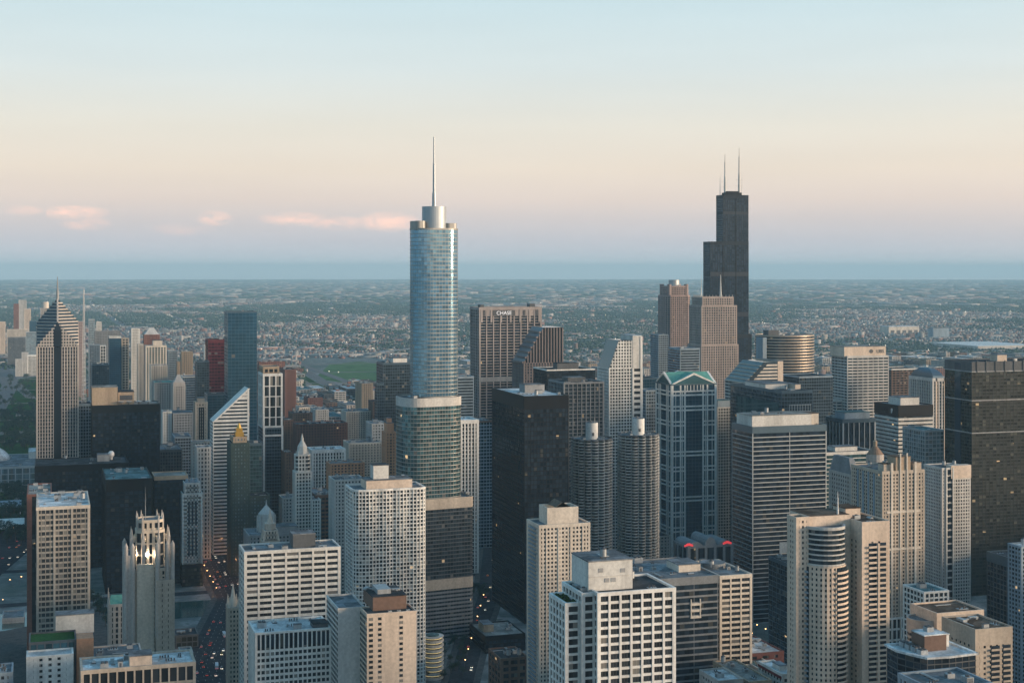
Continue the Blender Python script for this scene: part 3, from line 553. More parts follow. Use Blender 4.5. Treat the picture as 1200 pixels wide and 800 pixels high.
def chevron_tower():
    Z = 1640; k = Z / FPX; r, a, hy = place('skyscraper', 'skyscraper', 'grey granite tower with striped pyramid top, dark glass centre strip and spire', 44, 44, 91, Z, 45, yt=333)
    a = 22.3; Ha, Hm = hz(350, Z), hz(378, Z); Hc = 2 * Hm - Ha
    style('chev', f='stone', g='g_black', ps=3.0, pw=1.15, pd=.7, fh=4, sh=.55, sd=.12, cap=1)
    vol(r, rectp(-a, a, -a, a), 0, Hc, 'chev', roof=False)
    g = MB(); q = [(0, a), (-a, a), (-a, 0), (-a, -a), (0, -a), (a, -a), (a, 0), (a, a)]; e = .5
    zz = lambda p: Ha - (Ha - Hm) * (abs(p[0]) + abs(p[1])) / a
    for i in range(4):
        m1 = q[i * 2]; c = q[i * 2 + 1]; m2 = q[(i * 2 + 2) % 8]
        g.poly([(0, 0, Ha), (m1[0], m1[1], Hm), (c[0], c[1], Hc), (m2[0], m2[1], Hm)], 0)
        for u, v in ((m1, c), (c, m2)): g.poly([(u[0], u[1], Hc), (v[0], v[1], Hc), (v[0], v[1], zz(v)), (u[0], u[1], zz(u))], 0)
    g.build('pyramid_top', M['g_dark'], r)
    b = MB(); n = 15; z = Hc + 1.5
    while z < Ha - 3:
        rr = (Ha - z) / (Ha - Hm) * a + .9; al = a + .55
        if rr <= al: p = [(0, -rr), (rr, 0), (0, rr), (-rr, 0)]
        else:
            t = min(rr - al, al); p = [(t, -al), (al, -t), (al, t), (t, al), (-t, al), (-al, t), (-al, -t), (-t, -al)]
        b.prism(p, z, z + 1.5); z += 3.55
    for p in ((0, a), (a, 0), (0, -a), (-a, 0)):   # light ridges
        L = math.hypot(a, Ha - Hm); s = .9; d = (p[0] / a, p[1] / a); nrm = (-d[1], d[0])
        b.poly([(nrm[0] * s, nrm[1] * s, Ha + .9), (p[0] + d[0] + nrm[0] * s, p[1] + d[1] + nrm[1] * s, Hm + .9), (p[0] + d[0] - nrm[0] * s, p[1] + d[1] - nrm[1] * s, Hm + .9), (-nrm[0] * s, -nrm[1] * s, Ha + .9)][::-1])
    b.build('stripe', M['stone'], r)
    b = MB()
    for i in range(-7, 8):                           # piers rising to the gable line, all four sides
        x = i * 3.0
        if abs(x) < 4: continue
        zt = Ha - (Ha - Hm) * (abs(x) + a) / a
        for s in (1, -1): b.box(x - .6, x + .6, min(s * (a - .2), s * (a + .62)), max(s * (a - .2), s * (a + .62)), Hc - 1, zt); b.box(min(s * (a - .2), s * (a + .62)), max(s * (a - .2), s * (a + .62)), x - .6, x + .6, Hc - 1, zt)
    b.build('gable_pier', M['stone'], r)
    b = MB(); b.r = []; pts = [(-4.2, a + .8), (4.2, a + .8)]
    for k_ in range(60):
        z0, z1 = Hm * k_ / 60 * .965, Hm * (k_ + 1) / 60 * .965; b.quad((4.2, a + .8, z0), (-4.2, a + .8, z0), (-4.2, a + .8, z1), (4.2, a + .8, z1)); b.r.append(.31)
    b.poly([(4.2, a + .8, Hm * .965), (-4.2, a + .8, Hm * .965), (0, a + .8, Hm + .8)]); b.r.append(0)
    for s in (1, -1): b.poly([(s * 4.2, a + .8, 0), (s * 4.2, a, 0), (s * 4.2, a, Hm * .965), (s * 4.2, a + .8, Hm * .965)][::s]); b.r.append(0)
    b.build('glass_strip', M['g_black'], r)
    b = MB(); b.cyl(0, 0, Ha - 2, Ha + 9, 1.7, 1.2, 8); b.cyl(0, 0, Ha + 9, hz(324, Z), 1.0, .25, 8); b.build('spire', M['grey'], r)
chevron_tower()
r, hx, hy, H = tower('office_tower', 'blue-grey slab with tall lattice antenna just right of the striped pyramid tower', 90, 91, 107, 473, 1720, 'grey_vert', d=40, f='bluegrey')
b = MB(); mx = hx - 7.5; z0, z1 = H - 1, hz(345, 1720)
for i in range(24):
    za, zb = z0 + (z1 - z0) * i / 24, z0 + (z1 - z0) * (i + 1) / 24; w = 2.3 * (1 - i / 30)
    for sx, sy in ((-1, -1), (1, -1), (1, 1), (-1, 1)): b.box(mx + sx * w - .22, mx + sx * w + .22, sy * w - .22, sy * w + .22, za, zb, i % 2 if i < 0 else 0)
    b.box(mx - w, mx + w, -w, w, zb - .5, zb)
b.cyl(mx, 0, z0, z1 + 6, .6, .5, 8); b.build('antenna', M['mast_white'], r)

def corncob(xc, yt, Z, label):
    x, y = atz(xc, Z); R0 = 19.8 * (53 / FPX * Z) / 41.8; r = empty('round_tower', (x, y, 0)); tag(r, label, 'apartment tower', 'round corncob apartment towers')
    FOOT.append((x - 21, x + 21, y - 21, y + 21, Z, xc - 27, xc + 27, yt, 'corncob')); H = hz(yt, Z)
    n = 96; core = [(15.6 * math.cos(2 * math.pi * i / 32), 15.6 * math.sin(2 * math.pi * i / 32)) for i in range(32)]
    lob = lambda rr, A: [((rr + A * abs(math.sin(8 * t))) * math.cos(t), (rr + A * abs(math.sin(8 * t))) * math.sin(t)) for t in [2 * math.pi * i / n for i in range(n)]]
    g = MB(); g.r = []; s = MB(); w = MB(); fh = 2.78; nf = int(H / fh); fh = H / nf
    for k in range(nf):
        z = k * fh; park = k < 19
        for i in range(32):
            a, b_ = core[i], core[(i + 1) % 32]; g.quad((a[0], a[1], z), (b_[0], b_[1], z), (b_[0], b_[1], z + fh), (a[0], a[1], z + fh)); g.r.append(RND.random())
        s.prism(lob(R0 - 2.4, 2.4), z, z + .55)
        w.ring(lob(R0 - 2.5, 2.42), lob(R0 - 2.75, 2.42), z + .55, z + 1.25)
    for t in range(16):                               # columns between the petals
        a = 2 * math.pi * t / 16; b2 = (R0 - 3.2)
        s.box(b2 * math.cos(a) - .45, b2 * math.cos(a) + .45, b2 * math.sin(a) - .45, b2 * math.sin(a) + .45, 0, H - .6)
    g.build('glazed_core', M['g_res'], r); s.build('balcony_slab', M['grey'], r); w.build('balcony_rail', M['offwhite'], r)
    b = MB(); b.prism(lob(R0 - 2.6, 2.2), H - .3, H); b.ring(lob(R0 - 2.5, 2.3), lob(R0 - 2.9, 2.3), H, H + 1.2); b.build('roof', M['roof_grey'], r)
    b = MB(); b.cyl(0, 0, H, H + 15.5, 5.9, n=24); o = b.build('core_tube', M['white'], r)
    b = MB(); a = math.atan2(-y, -x) + .22; dx, dy = math.cos(a), math.sin(a); b.obox(dx * 5.6, dy * 5.6, -dy, dx, 1.0, 0, .45, H + 3.4, H + 6.4); b.build('opening', M['unit_dark'], r)
    b = MB(); b.cyl(0, 0, H + 15.5, H + 16, 5.2, n=20); b.cyl(1, -1, H + 16, H + 17.5, 1.2, n=10); b.build('core_roof', M['roof_grey'], r)
    for i in range(5): unit('ac', r, (11 * math.cos(1.25 * i + .5), 11 * math.sin(1.25 * i + .5), H), 1.25 * i, .7)
    mast(r, -3, 0, H + 15.5, H + 21, .15)
corncob(693.5, 514, 1392, 'left one of the two round corncob towers with petal balconies, beside the black slab')
corncob(748, 509, 1402, 'right one of the two round corncob towers with petal balconies, beside the gabled tower')

def gable_tower():
    Z = 1590; r, hx, hy = place('skyscraper', 'skyscraper', 'white gridded classical tower with pediments and green copper roof', 769, 787, 839, Z, yt=434); H = hz(450, Z)
    hy = min(hy, 30)
    style('gab', f='white', g='g_blue', ps=4.1, pw=.55, pd=.5, fh=4.1, sh=.35, sd=.1, cap=1.5, capd=1.0)
    vol(r, rectp(-hx, hx, -hy, hy), 0, H, 'gab', f='bluesteel', pw=.25, pd=.15, roof=False)
    b = MB()
    for s in (1, -1):
        for fr in (-1, -.62, -.42, .42, .62, 1):
            w = 2.5 if abs(fr) == 1 else 1.7; x = fr * (hx - .7); yy = fr * (hy - .7)
            b.box(x - w / 2, x + w / 2, s * hy - (.1 if s > 0 else .75), s * hy + (.75 if s > 0 else .1), 0, H - 1); b.box(s * hx - (.1 if s > 0 else .75), s * hx + (.75 if s > 0 else .1), yy - w / 2, yy + w / 2, 0, H - 1)
        for fr in (-.82, .82, -.52, .52): x = fr * hx; b.box(x - .32, x + .32, s * hy - (.1 if s > 0 else .6), s * hy + (.6 if s > 0 else .1), 0, H - 9)
        for fr in (-.3, -.15, 0, .15, .3): x = fr * hx; b.box(x - .5, x + .5, s * hy - (.1 if s > 0 else .6), s * hy + (.6 if s > 0 else .1), H - 8, H - 1)
    for i, z in enumerate([H - 9] + [H - 9 - 16.5 * q for q in range(1, 13)]):
        if z < 5: break
        big = i % 2 == 1
        for zz in (z, z - 4.2):
            for s in (1, -1):
                if i in (1, 4, 7, 10) or i == 0: b.box(-hx - .68, hx + .68, s * hy - (.1 if s > 0 else .68), s * hy + (.68 if s > 0 else .1), zz, zz + 1.7)
                else:
                    for q in (1, -1): b.box(min(q * hx * .41, q * (hx + .68)), max(q * hx * .41, q * (hx + .68)), s * hy - (.1 if s > 0 else .68), s * hy + (.68 if s > 0 else .1), zz, zz + 1.5)
                b.box(s * hx - (.1 if s > 0 else .66), s * hx + (.66 if s > 0 else .1), -hy + .02, hy - .02, zz + .05, zz + 1.45)
    b.build('white_grid', M['white'], r)
    hp = 11.5; g = MB()
    # crossing gables: ridge east-west and ridge north-south
    for s in (1, -1):
        g.poly([(-hx, s * hy, H), (hx, s * hy, H), (hx, 0, H + hp), (-hx, 0, H + hp)][::s]); g.poly([(s * hx, -hy, H), (s * hx, hy, H), (0, hy, H + hp * .99), (0, -hy, H + hp * .99)][::s])
    g.build('copper_roof', M['copper_green'], r)
    p = MB(); t = MB()
    for s in (1, -1):
        t.poly([(-s * hx * .8, s * (hy + .3), H + .3), (s * hx * .8, s * (hy + .3), H + .3), (0, s * (hy + .3), H + hp * .84)][::-1]); t.poly([(s * (hx + .3), -s * hy * .8, H + .3), (s * (hx + .3), s * hy * .8, H + .3), (s * (hx + .3), 0, H + hp * .84)])
        for q in (1, -1):
            for A, B, C_, D in (((q * (hx + 1), H - .5), (0, H + hp + .4), (0, H + hp - 1.8), (q * (hx - 2), H - .5)),):
                for dy in (0,):
                    y0, y1 = s * (hy - 1.5), s * (hy + .9)
                    pt = [(A[0], A[1]), (B[0], B[1]), (C_[0], C_[1]), (D[0], D[1])]
                    for ax in (0, 1):
                        f = (lambda u, v, z: (u, v, z)) if ax == 0 else (lambda u, v, z: (v, u, z))
                        k = 1 if ax == 0 else hy / hx; o = 0 if ax == 0 else (hx - hy) * s
                        P0 = [f(u * k, y0 + o, z) for u, z in pt]; P1 = [f(u * k, y1 + o, z) for u, z in pt]
                        p.poly(P1); p.poly(P0[::-1])
                        for i in range(4): j = (i + 1) % 4; p.poly([P0[i], P0[j], P1[j], P1[i]])
    t.build('pediment_panel', M['g_teal'], r); p.build('pediment', M['white'], r)
gable_tower()

solid('brownstone', (.20, .16, .15)); style('brown_vert', f='brownstone', g='g_dark', ps=4.2, pw=1.6, pd=.6, fh=3.9, sh=.9, sd=.2, cap=.5)
def slant(name, label, xl, xc, xr, Z, ylow, ytop, st_f, st_g, fh=3.9, sh=1.9, d=None, slope=1.0, glass_roof=None, cat='skyscraper', bands_top=True, frac=0.0):
    """Tower whose east side leans back: full width below ylow, narrowing to the west edge at ytop."""
    r, hx, hy = place(name, cat, label, xl, xc, xr, Z, d, yt=ytop); zl, zt = hz(ylow, Z), hz(ytop, Z)
    xe = lambda z: hx if z <= zl else hx - (2 * hx * slope) * (z - zl) / (zt - zl)
    vol(r, rectp(-hx, hx, -hy, hy), 0, zl, st_g, roof=False, cap=.5)
    g = MB(); x1 = xe(zt); g.poly([(hx, hy, zl), (-hx, hy, zl), (-hx, hy, zt), (x1, hy, zt)]); g.poly([(-hx, -hy, zl), (hx, -hy, zl), (x1, -hy, zt), (-hx, -hy, zt)]); g.poly([(-hx, hy, zl), (-hx, -hy, zl), (-hx, -hy, zt), (-hx, hy, zt)])
    if x1 > -hx + .5: g.poly([(-hx, -hy, zt), (x1, -hy, zt), (x1, hy, zt), (-hx, hy, zt)])
    g.build('upper_body', M[ST[st_g]['g']], r)
    s = MB(); s.poly([(hx + .3, -hy, zl), (hx + .3, hy, zl), (x1 + .3, hy, zt + .2), (x1 + .3, -hy, zt + .2)]); s.build('sloping_roof', M[glass_roof or st_f], r)
    return r, hx, hy, zl, zt, xe
# white diamond-topped tower
style('diamond', f='white', g='g_black', ps=60, pw=.5, pd=.3, fh=3.9, sh=2.0, sd=.45, cap=.5, smooth=1)
r, hx, hy, zl, zt, xe = slant('office_tower', 'white striped tower with diagonally sliced diamond top', 245, 250, 291.5, 1600, 494, 456, 'white', 'diamond', d=32)
b = MB(); z = zl
k = 0
while z < zt - 2:
    b2 = 3.4 if 6 <= k <= 7 or k > 9 else 2.0
    za = min(z + b2, zt - .2); b.poly([(xe(z) + .4, hy + .45, z), (-hx - .3, hy + .45, z), (-hx - .3, hy + .45, za), (xe(za) + .4, hy + .45, za)]); b.poly([(xe(z) + .4, hy + .45, z), (xe(z) + .4, hy - .1, z), (-hx - .3, hy - .1, z), (-hx - .3, hy + .45, z)][::-1])
    z += 3.9; k += 1
for q in range(9):    # raked edge strip
    za, zb = zl + (zt - zl) * q / 9, zl + (zt - zl) * (q + 1) / 9; b.poly([(xe(za) + .5, hy + .6, za), (xe(za) - 1.8, hy + .6, za), (xe(zb) - 1.8, hy + .6, zb), (xe(zb) + .5, hy + .6, zb)])
b.box(-hx - .4, -hx + 1.6, hy - .1, hy + .7, 0, zt); b.build('white_band', M['white'], r)
# white slope-shouldered tower
r, hx, hy, zl, zt, xe = slant('office_tower', 'white punched-window tower with sloping glass shoulder, left of the green-roofed tower', 707, 714, 741, 1560, 432, 399, 'pale', 'white_grid', slope=.42, glass_roof='g_light', d=34, fh=3.3)
b = MB(); z = zl; n = 9; fr = 3.4; zk = zl
while zk < zt - 1:
    b.poly([(xe(zk) + .35, hy + .3, zk), (-hx, hy + .3, zk), (-hx, hy + .3, zk + 1.3), (xe(zk + 1.3) + .35, hy + .3, zk + 1.3)]); zk += fr
x = -hx
while x < hx - .5:
    xx = x + .6; zt2 = zt if xx < xe(zt) else zl + (hx - xx) / (hx - xe(zt)) * (zt - zl); b.box(x, x + 1.25, hy - .1, hy + .5, zl, zt2 - .3); x += 3.2
b.build('upper_frame', M['white'], r)
w = 11.0; b = MB(); b.r = None; zt3 = hz(394, 1560)
vol(r, rectp(-hx - w, -hx - .2, -hy, hy + .8), 0, hz(432, 1560), 'white_ribbon', f='white', ps=20, fh=6, sh=3, roof=False, cap=.3)
house(r, -hx - w, -hx - .2, -hy, hy + .8, hz(432, 1560), zt3, 'offwhite', 'roof_white', 'lift_tower')
b = MB(); b.box(-hx - w - .3, -hx - w + 2.2, hy - 2, hy + 1.4, 0, zt3 - 1); b.build('corner_pier', M['white'], r)
# stepped glass-slope building and sawtooth-shouldered tower
r, hx, hy, zl, zt, xe = slant('office_building', 'pale banded building with stepped sloping blue glass roof, below the black antenna tower', 868, 874, 913, 1700, 449, 425, 'offwhite', 'pale_ribbon', slope=.55, glass_roof='g_light', d=55)
b = MB(); z = zl
while z < zt - 1: b.poly([(xe(z) - 6, hy + .4, z), (-hx, hy + .4, z), (-hx, hy + .4, z + 2), (xe(z + 2) - 6, hy + .4, z + 2)]); b.box(xe(z) - 1, xe(z) + 1.2, -hy, hy, z, z + .7); z += 3.9
b.build('roof_band', M['cream'], r)
house(r, -hx - 5, -hx + 2, -hy, hy + .6, 0, zt + 1, 'peach', 'roof_grey', 'end_wall')
r, hx, hy, zl, zt, xe = slant('skyscraper', 'brown ribbed tower with dark stepped sloping shoulder, right of the bank tower', 610, 614, 660, 1990, 425, 384, 'bluesteel', 'brown_vert', slope=.5, d=50, glass_roof='bluesteel')
b = MB(); x = -hx
while x < hx - 2:
    zt2 = zt if x < xe(zt) else zl + (hx - x) / (hx - xe(zt)) * (zt - zl); b.box(x, x + 1.6, hy - .1, hy + .6, zl - 1, zt2 - .5); x += 4.2
for q in range(7): z = zl + (zt - zl) * q / 7; b.box(xe(z) - .5, xe(z) + 2.5, -hy, hy, z - 1, z + 1.6)
b.build('upper_pier', M['brownstone'], r)

# black slab on the river
tower('skyscraper', 'huge flat-topped black steel slab tower, left of the round corncob towers', 577, 614.5, 666, 464, 1290, 'dark_curtain', ph=[(.36, .82, .45, .62, 6, 'grey', 'roof_grey')], n=6, rm='roof_white', cap=12)
# bank tower
r, hx, hy, H = tower('skyscraper', 'grey tapering bank tower with toothed crown and wall sign behind the spire tower', 554, 562, 634, 360, 2110, 'grey_ribbon', d=46, f='bankstone', ps=10, pw=1.6, pd=.9, sh=.95, cap=4, n=0, fh=4.1, g='g_black')
b = MB()
for i in range(7): x = -hx + 3 + (2 * hx - 6) * i / 6; b.box(x - 1.4, x + 1.4, hy + .2, hy + 1.3, H - 22, H - 3.8)
b.build('crown_pier', M['bankstone'], r)
b = MB(); b.box(-hx + .5, hx - .5, hy - .2, hy + .55, H - 13, H - 4.05)
b.build('crown_band', M['bankstone'], r)
for x in (.86, .5, -.05, -.45, -.86): b = MB(); b.box(x * hx - 1.6, x * hx + 1.6, hy + .5, hy + 1.35, H - 12.5, H - 4.3); b.build('louvre', M['unit_dark'], r)
b = MB(); b.box(-hx - 1, hx + 1, hy - .2, hy + 1.0, H - 108, H - 101); b.build('mechanical_band', M['grey'], r)
house(r, hx - 9, hx - 4, 0, 14, H - 1, H + 3, 'dkgrey'); house(r, -hx + 5, -hx + 13, -4, 10, H - 1, H + 4, 'dkgrey')
def text(root, s, size, loc, mat, rz=0, name='lettering', ext=.15):
    c = bpy.data.curves.new('t', 'FONT'); c.body = s; c.size = size; c.extrude = ext; c.align_x = 'CENTER'; o = bpy.data.objects.new('t', c); C.objects.link(o)
    dg = bpy.context.evaluated_depsgraph_get(); me = bpy.data.meshes.new_from_object(o.evaluated_get(dg)); bpy.data.objects.remove(o); me.materials.clear(); me.materials.append(M[mat])
    o = link(name, me, root, loc); o.rotation_euler = (R(90), 0, math.pi + rz); return o
b = MB(); b.box(hx * .22 - 17, hx * .22 + 17, hy + .5, hy + 1.42, H - 12.5, H - 4.3); b.build('sign_panel', M['unit_dark'], r); text(r, 'CHASE', 7.6, (hx * .22, hy + 1.6, H - 11), 'sign_pale')

# octagonal pink tower and setback granite tower
r, hx, hy = place('skyscraper', 'skyscraper', 'pink granite octagonal tower with round glass drum crown on the horizon', 773, 785, 806, 2680, 44, yt=328)
oc = lambda h, c: [(-h + c, -h), (h - c, -h), (h, -h + c), (h, h - c), (h - c, h), (-h + c, h), (-h, h - c), (-h, -h + c)]
style('pink', f='pinkstone', g='g_dark', ps=3.6, pw=1.5, pd=.4, fh=4, sh=1.2, sd=.3, cap=3, smooth=1)
Z = 2680; vol(r, oc(28, 8), 0, hz(424, Z), 'pink'); vol(r, oc(24, 7), hz(424, Z), hz(346, Z), 'pink'); vol(r, oc(20, 6), hz(346, Z), hz(335, Z), 'pink')
for sx, sy in ((1, 1), (-1, 1), (1, -1), (-1, -1)): b = MB(); b.cyl(sx * 17, sy * 17, hz(346, Z), hz(333, Z), 4, n=12); b.build('turret', M['pinkstone'], r)
b = MB(); b.r = None; b.cyl(0, 0, hz(336, Z), hz(328, Z), 10, n=24); b.build('drum', M['alu'], r)
tower('office_tower', 'blue-grey glass block standing left in front of the pink octagonal tower', 767, 772, 783, 392, 2520, 'glassy_grey', d=36, n=1); tower('office_tower', 'broad low grey banded block between the pink tower and the setback granite tower', 783, 797, 820, 408, 2150, 'grey_ribbon', f='bluegrey', n=2)
r, hx, hy = place('skyscraper', 'skyscraper', 'tall tan granite tower with spiked crown standing in front of the black antenna tower', 811, 822, 865, 2390, 52, yt=346); Z = 2390
solid('franstone', (.37, .30, .265)); style('fran', f='franstone', g='g_dark', ps=4.2, pw=1.7, pd=.5, fh=4.1, sh=1.3, sd=.3, cap=3)
vol(r, rectp(-hx, hx, -hy, hy), 0, hz(404, Z), 'fran'); vol(r, rectp(-hx + 2, hx - 1, -hy + 3, hy - 1.5), hz(404, Z), hz(358, Z), 'fran'); vol(r, rectp(-hx + 7, hx - 4, -hy + 7, hy - 4), hz(358, Z), hz(348, Z), 'fran')
b = MB()
for i in range(10): x = -hx + 8 + (2 * hx - 13) * i / 9; b.cyl(x, hy - 5, hz(348, Z), hz(348, Z) + 3.6, .7, .15, 6); b.cyl(hx - 5, hy - 8 - i * 3.6, hz(348, Z), hz(348, Z) + 3.6, .7, .15, 6)
b.build('pinnacle', M['stone'], r); mast(r, hx - 8, 8, hz(350, Z), hz(334, Z), .5); mast(r, hx - 12, 0, hz(350, Z), hz(322, Z), .5)
b = MB(); b.cyl(-hx * .30, 8, hz(350, Z), hz(322, Z), 2.0, .5, 10); b.build('spire', M['offwhite'], r)

# gilded dark deco tower
r, hx, hy = place('skyscraper', 'skyscraper', 'dark green deco tower with a small gold leaf cap', 263, 271, 292, 1490, 34, yt=500); Z = 1490
style('deco', f='greenstone', g='g_light', ps=3.1, pw=1.7, pd=.35, fh=3.6, sh=1.9, sd=.3, cap=2, rm='roof_dark')
vol(r, rectp(-hx, hx, -hy, hy), 0, hz(519, Z), 'deco', g='g_light'); vol(r, rectp(-hx + 2.5, hx - 2.5, -hy + 4, hy - 1.5), hz(519, Z), hz(512, Z), 'deco', f='tan', fh=6)
b = MB(); z = hz(513, Z); b.box(-4.2, 4.2, hy - 13, hy - 4.6, z, z + 5); b.box(-3.2, 3.2, hy - 12, hy - 5.6, z + 5, z + 9); b.cyl(0, hy - 8.8, z + 9, z + 14, 2.6, .6, 8); b.build('gold_cap', M['gold'], r)
tower('office_building', 'dark green lower wing beside the gold-capped deco tower', 290, 293, 316, 581, 1495, 'deco', d=26, n=2, cat='office building')
tower('office_tower', 'teal glass slab squeezed between the gold-capped tower and the black glass tower', 292, 293, 307, 519, 1530, 'teal_curtain', d=25, n=1)
# cream grid residential tower over black glass
r, hx, hy = place('skyscraper', 'skyscraper', 'cream framed tower with black glass lower half and white portal edges', 301, 309, 331, 1660, 42, yt=432); Z = 1660
style('herit', f='cream', g='g_res', ps=6.2, pw=1.5, pd=.6, fh=11, sh=1.0, sd=.5, cap=3)
vol(r, rectp(-hx, hx, -hy, hy - 3), hz(502, Z), hz(438, Z), 'herit', f='white'); vol(r, rectp(-hx, hx, -hy, hy), 0, hz(500, Z), 'teal_curtain', g='g_black')
vol(r, rectp(-hx + 3, hx - 1, -hy + 4, hy - 9), hz(438, Z), hz(430, Z), 'herit', f='tan', fh=5)
b = MB(); zt = hz(499, Z)
b.box(-hx - .8, -hx + 1.4, hy - .2, hy + 1.2, 0, zt); b.box(hx - 1.4, hx + .8, hy - .2, hy + 1.2, 0, zt); b.box(-hx + 1.4, hx - 1.4, hy - .2, hy + 1.15, zt - 2, zt - .02); b.box(-hx + 1.4, hx - 1.4, hy - .2, hy + 1.15, zt - 12, zt - 10); b.build('portal_frame', M['white'], r)
# white narrow tower with lantern
r, hx, hy = place('skyscraper', 'skyscraper', 'slim white gothic tower with octagonal top and lantern', 343, 346.5, 365, 1450, 17, yt=510); Z = 1450
style('math', f='white', g='g_plain', ps=3.1, pw=1.1, pd=.4, fh=3.5, sh=1.2, sd=.25, cap=1.5)
vol(r, rectp(-hx, hx, -hy, hy), 0, hz(553, Z), 'math', f='offwhite'); vol(r, oc(hx - .9, 2.4), hz(553, Z), hz(533, Z), 'math', f='offwhite', smooth=1)
b = MB(); z = hz(533, Z); b.cyl(0, 0, z, z + 8, 5.4, 4.6, 8); b.cyl(0, 0, z + 8, z + 13, 4.2, 1.6, 8); b.cyl(0, 0, z + 13, z + 16, 1.5, n=8); b.cyl(0, 0, z + 16, hz(509, Z), 1.2, .2, 8)
for i in range(8): a = math.pi / 4 * i; b.cyl(6 * math.cos(a), 6 * math.sin(a), z - 1, z + 3.5, .5, .15, 6)
b.build('lantern', M['offwhite'], r); vol(r, rectp(-hx - 9, -hx - .5, -hy - 4, hy), 0, hz(586, Z), 'math'); 

# cathedral-like gothic tower
def gothic():
    Z = 1000; r, hx, hy = place('skyscraper', 'skyscraper', 'limestone gothic tower with flying buttress crown and pinnacles', 147, 152.5, 202, Z, 30, yt=605)
    P = lambda py: hz(py, Z); X = lambda px: -(px - 177.5) * Z / FPX * 1.0
    solid('gothstone', (.54, .46, .37)); style('goth', f='gothstone', g='g_plain', ps=3.4, pw=1.9, pd=.6, fh=3.9, sh=1.3, sd=.2, cap=2)
    vol(r, rectp(-hx + 1, hx - 1, -hy, hy - 2), 0, P(668), 'goth')
    b = MB(); b.box(X(181), X(161), hy - 2.2, hy + .2, 0, P(662)); b.build('front_wall', M['gothstone'], r)
    vol(r, rectp(X(203), X(183), hy - 2, hy + 4), 0, P(680), 'punched_stone', ps=5.5, pw=3.6, f='sandstone')
    vol(r, rectp(X(157.5), X(147.5), hy - 22, hy + 1), 0, P(650), 'goth', f='stone')
    crown = oc(9.0, 3.4); cy = hy - 15; crown = shift(crown, 0, cy)
    vol(r, crown, P(668), P(624), 'goth', ps=3.4, fh=9, sh=1.2, smooth=1)
    vol(r, shift(oc(8.2, 3.0), 0, cy), P(624), P(612), 'goth', ps=3.2, fh=6, smooth=1, roof=True)
    pin = MB(); butt = MB()
    for x, y in shift(oc(8.6, 3.2), 0, cy): pin.box(x - .55, x + .55, y - .55, y + .55, P(626), P(610)); pin.cyl(x, y, P(610), P(604), .6, .1, 6)
    for i in range(8):
        a = math.pi / 4 * i + math.pi / 8; x, y = 13.5 * math.cos(a), cy + 13.5 * math.sin(a); xi, yi = 8.6 * math.cos(a), cy + 8.6 * math.sin(a)
        pin.box(x - 1.0, x + 1.0, y - 1.0, y + 1.0, P(670), P(633)); pin.cyl(x, y, P(633), P(622), 1.05, .12, 8)
        t = (-math.sin(a), math.cos(a))
        for q in range(5):
            f0, f1 = q / 5, (q + 1) / 5; z0 = P(640) + (P(629) - P(640)) * f0 ** .6; z1 = P(640) + (P(629) - P(640)) * f1 ** .6
            xa, ya, xb, yb = x + (xi - x) * f0, y + (yi - y) * f0, x + (xi - x) * f1, y + (yi - y) * f1; h = .5
            butt.prism([(xa + t[0] * h, ya + t[1] * h), (xa - t[0] * h, ya - t[1] * h), (xb - t[0] * h, yb - t[1] * h), (xb + t[0] * h, yb + t[1] * h)], z0 - 1.6, z1)
    for px, yy in ((148.5, hy + 1), (156, hy + 1), (148.5, hy - 20), (196, hy - 1), (202, hy - 1), (184, hy + 3)):
        x = X(px); pin.cyl(x, yy, 60, P(640), 1.5, 1.4, 8); pin.cyl(x, yy, P(640), P(636), 1.4, .3, 8)
    pin.build('pinnacle', M['stone'], r); butt.build('flying_buttress', M['gothstone'], r); FL = bpy.data.lights.new('crown_lamp', 'POINT'); FL.energy = 1500; FL.color = (1, .80, .58); FL.shadow_soft_size = .5
    for a in (30, 75, 110, 150): o = bpy.data.objects.new('crown_lamp', FL); C.objects.link(o); o.parent = r; o.location = (11.2 * math.cos(R(a)), cy + 11.2 * math.sin(R(a)), P(652))
    b = MB(); [b.box(11.2 * math.cos(R(a)) - .3, 11.2 * math.cos(R(a)) + .3, cy + 11.2 * math.sin(R(a)) - .4, cy + 11.2 * math.sin(R(a)) + .4, P(668), P(665)) for a in (75,)]; b.build('lamp_housing', M['lamp_white'], r); mast(r, 3, cy, P(614), P(575), .18, 'unit_metal', 'flagpole')
    r2, hx, hy, H = tower('gothic_annex', 'small gothic block with green copper roof at the gothic tower left foot', 126, 128, 146, 708, 1045, 'goth', d=16, cat='annex', n=0, f='stone')
    b = MB(); b.prism(rectp(-hx, hx, -hy, hy), H - .8, H + 5, top=rectp(-hx * .7, hx * .7, -.5, .5)); b.build('copper_roof', M['copper_green'], r2)
    p = MB(); [p.cyl(sx * hx, sy * hy, H - 6, H + 9, .9, .15, 6) for sx in (1, -1) for sy in (1, -1)]; p.build('pinnacle', M['stone'], r2)
gothic()

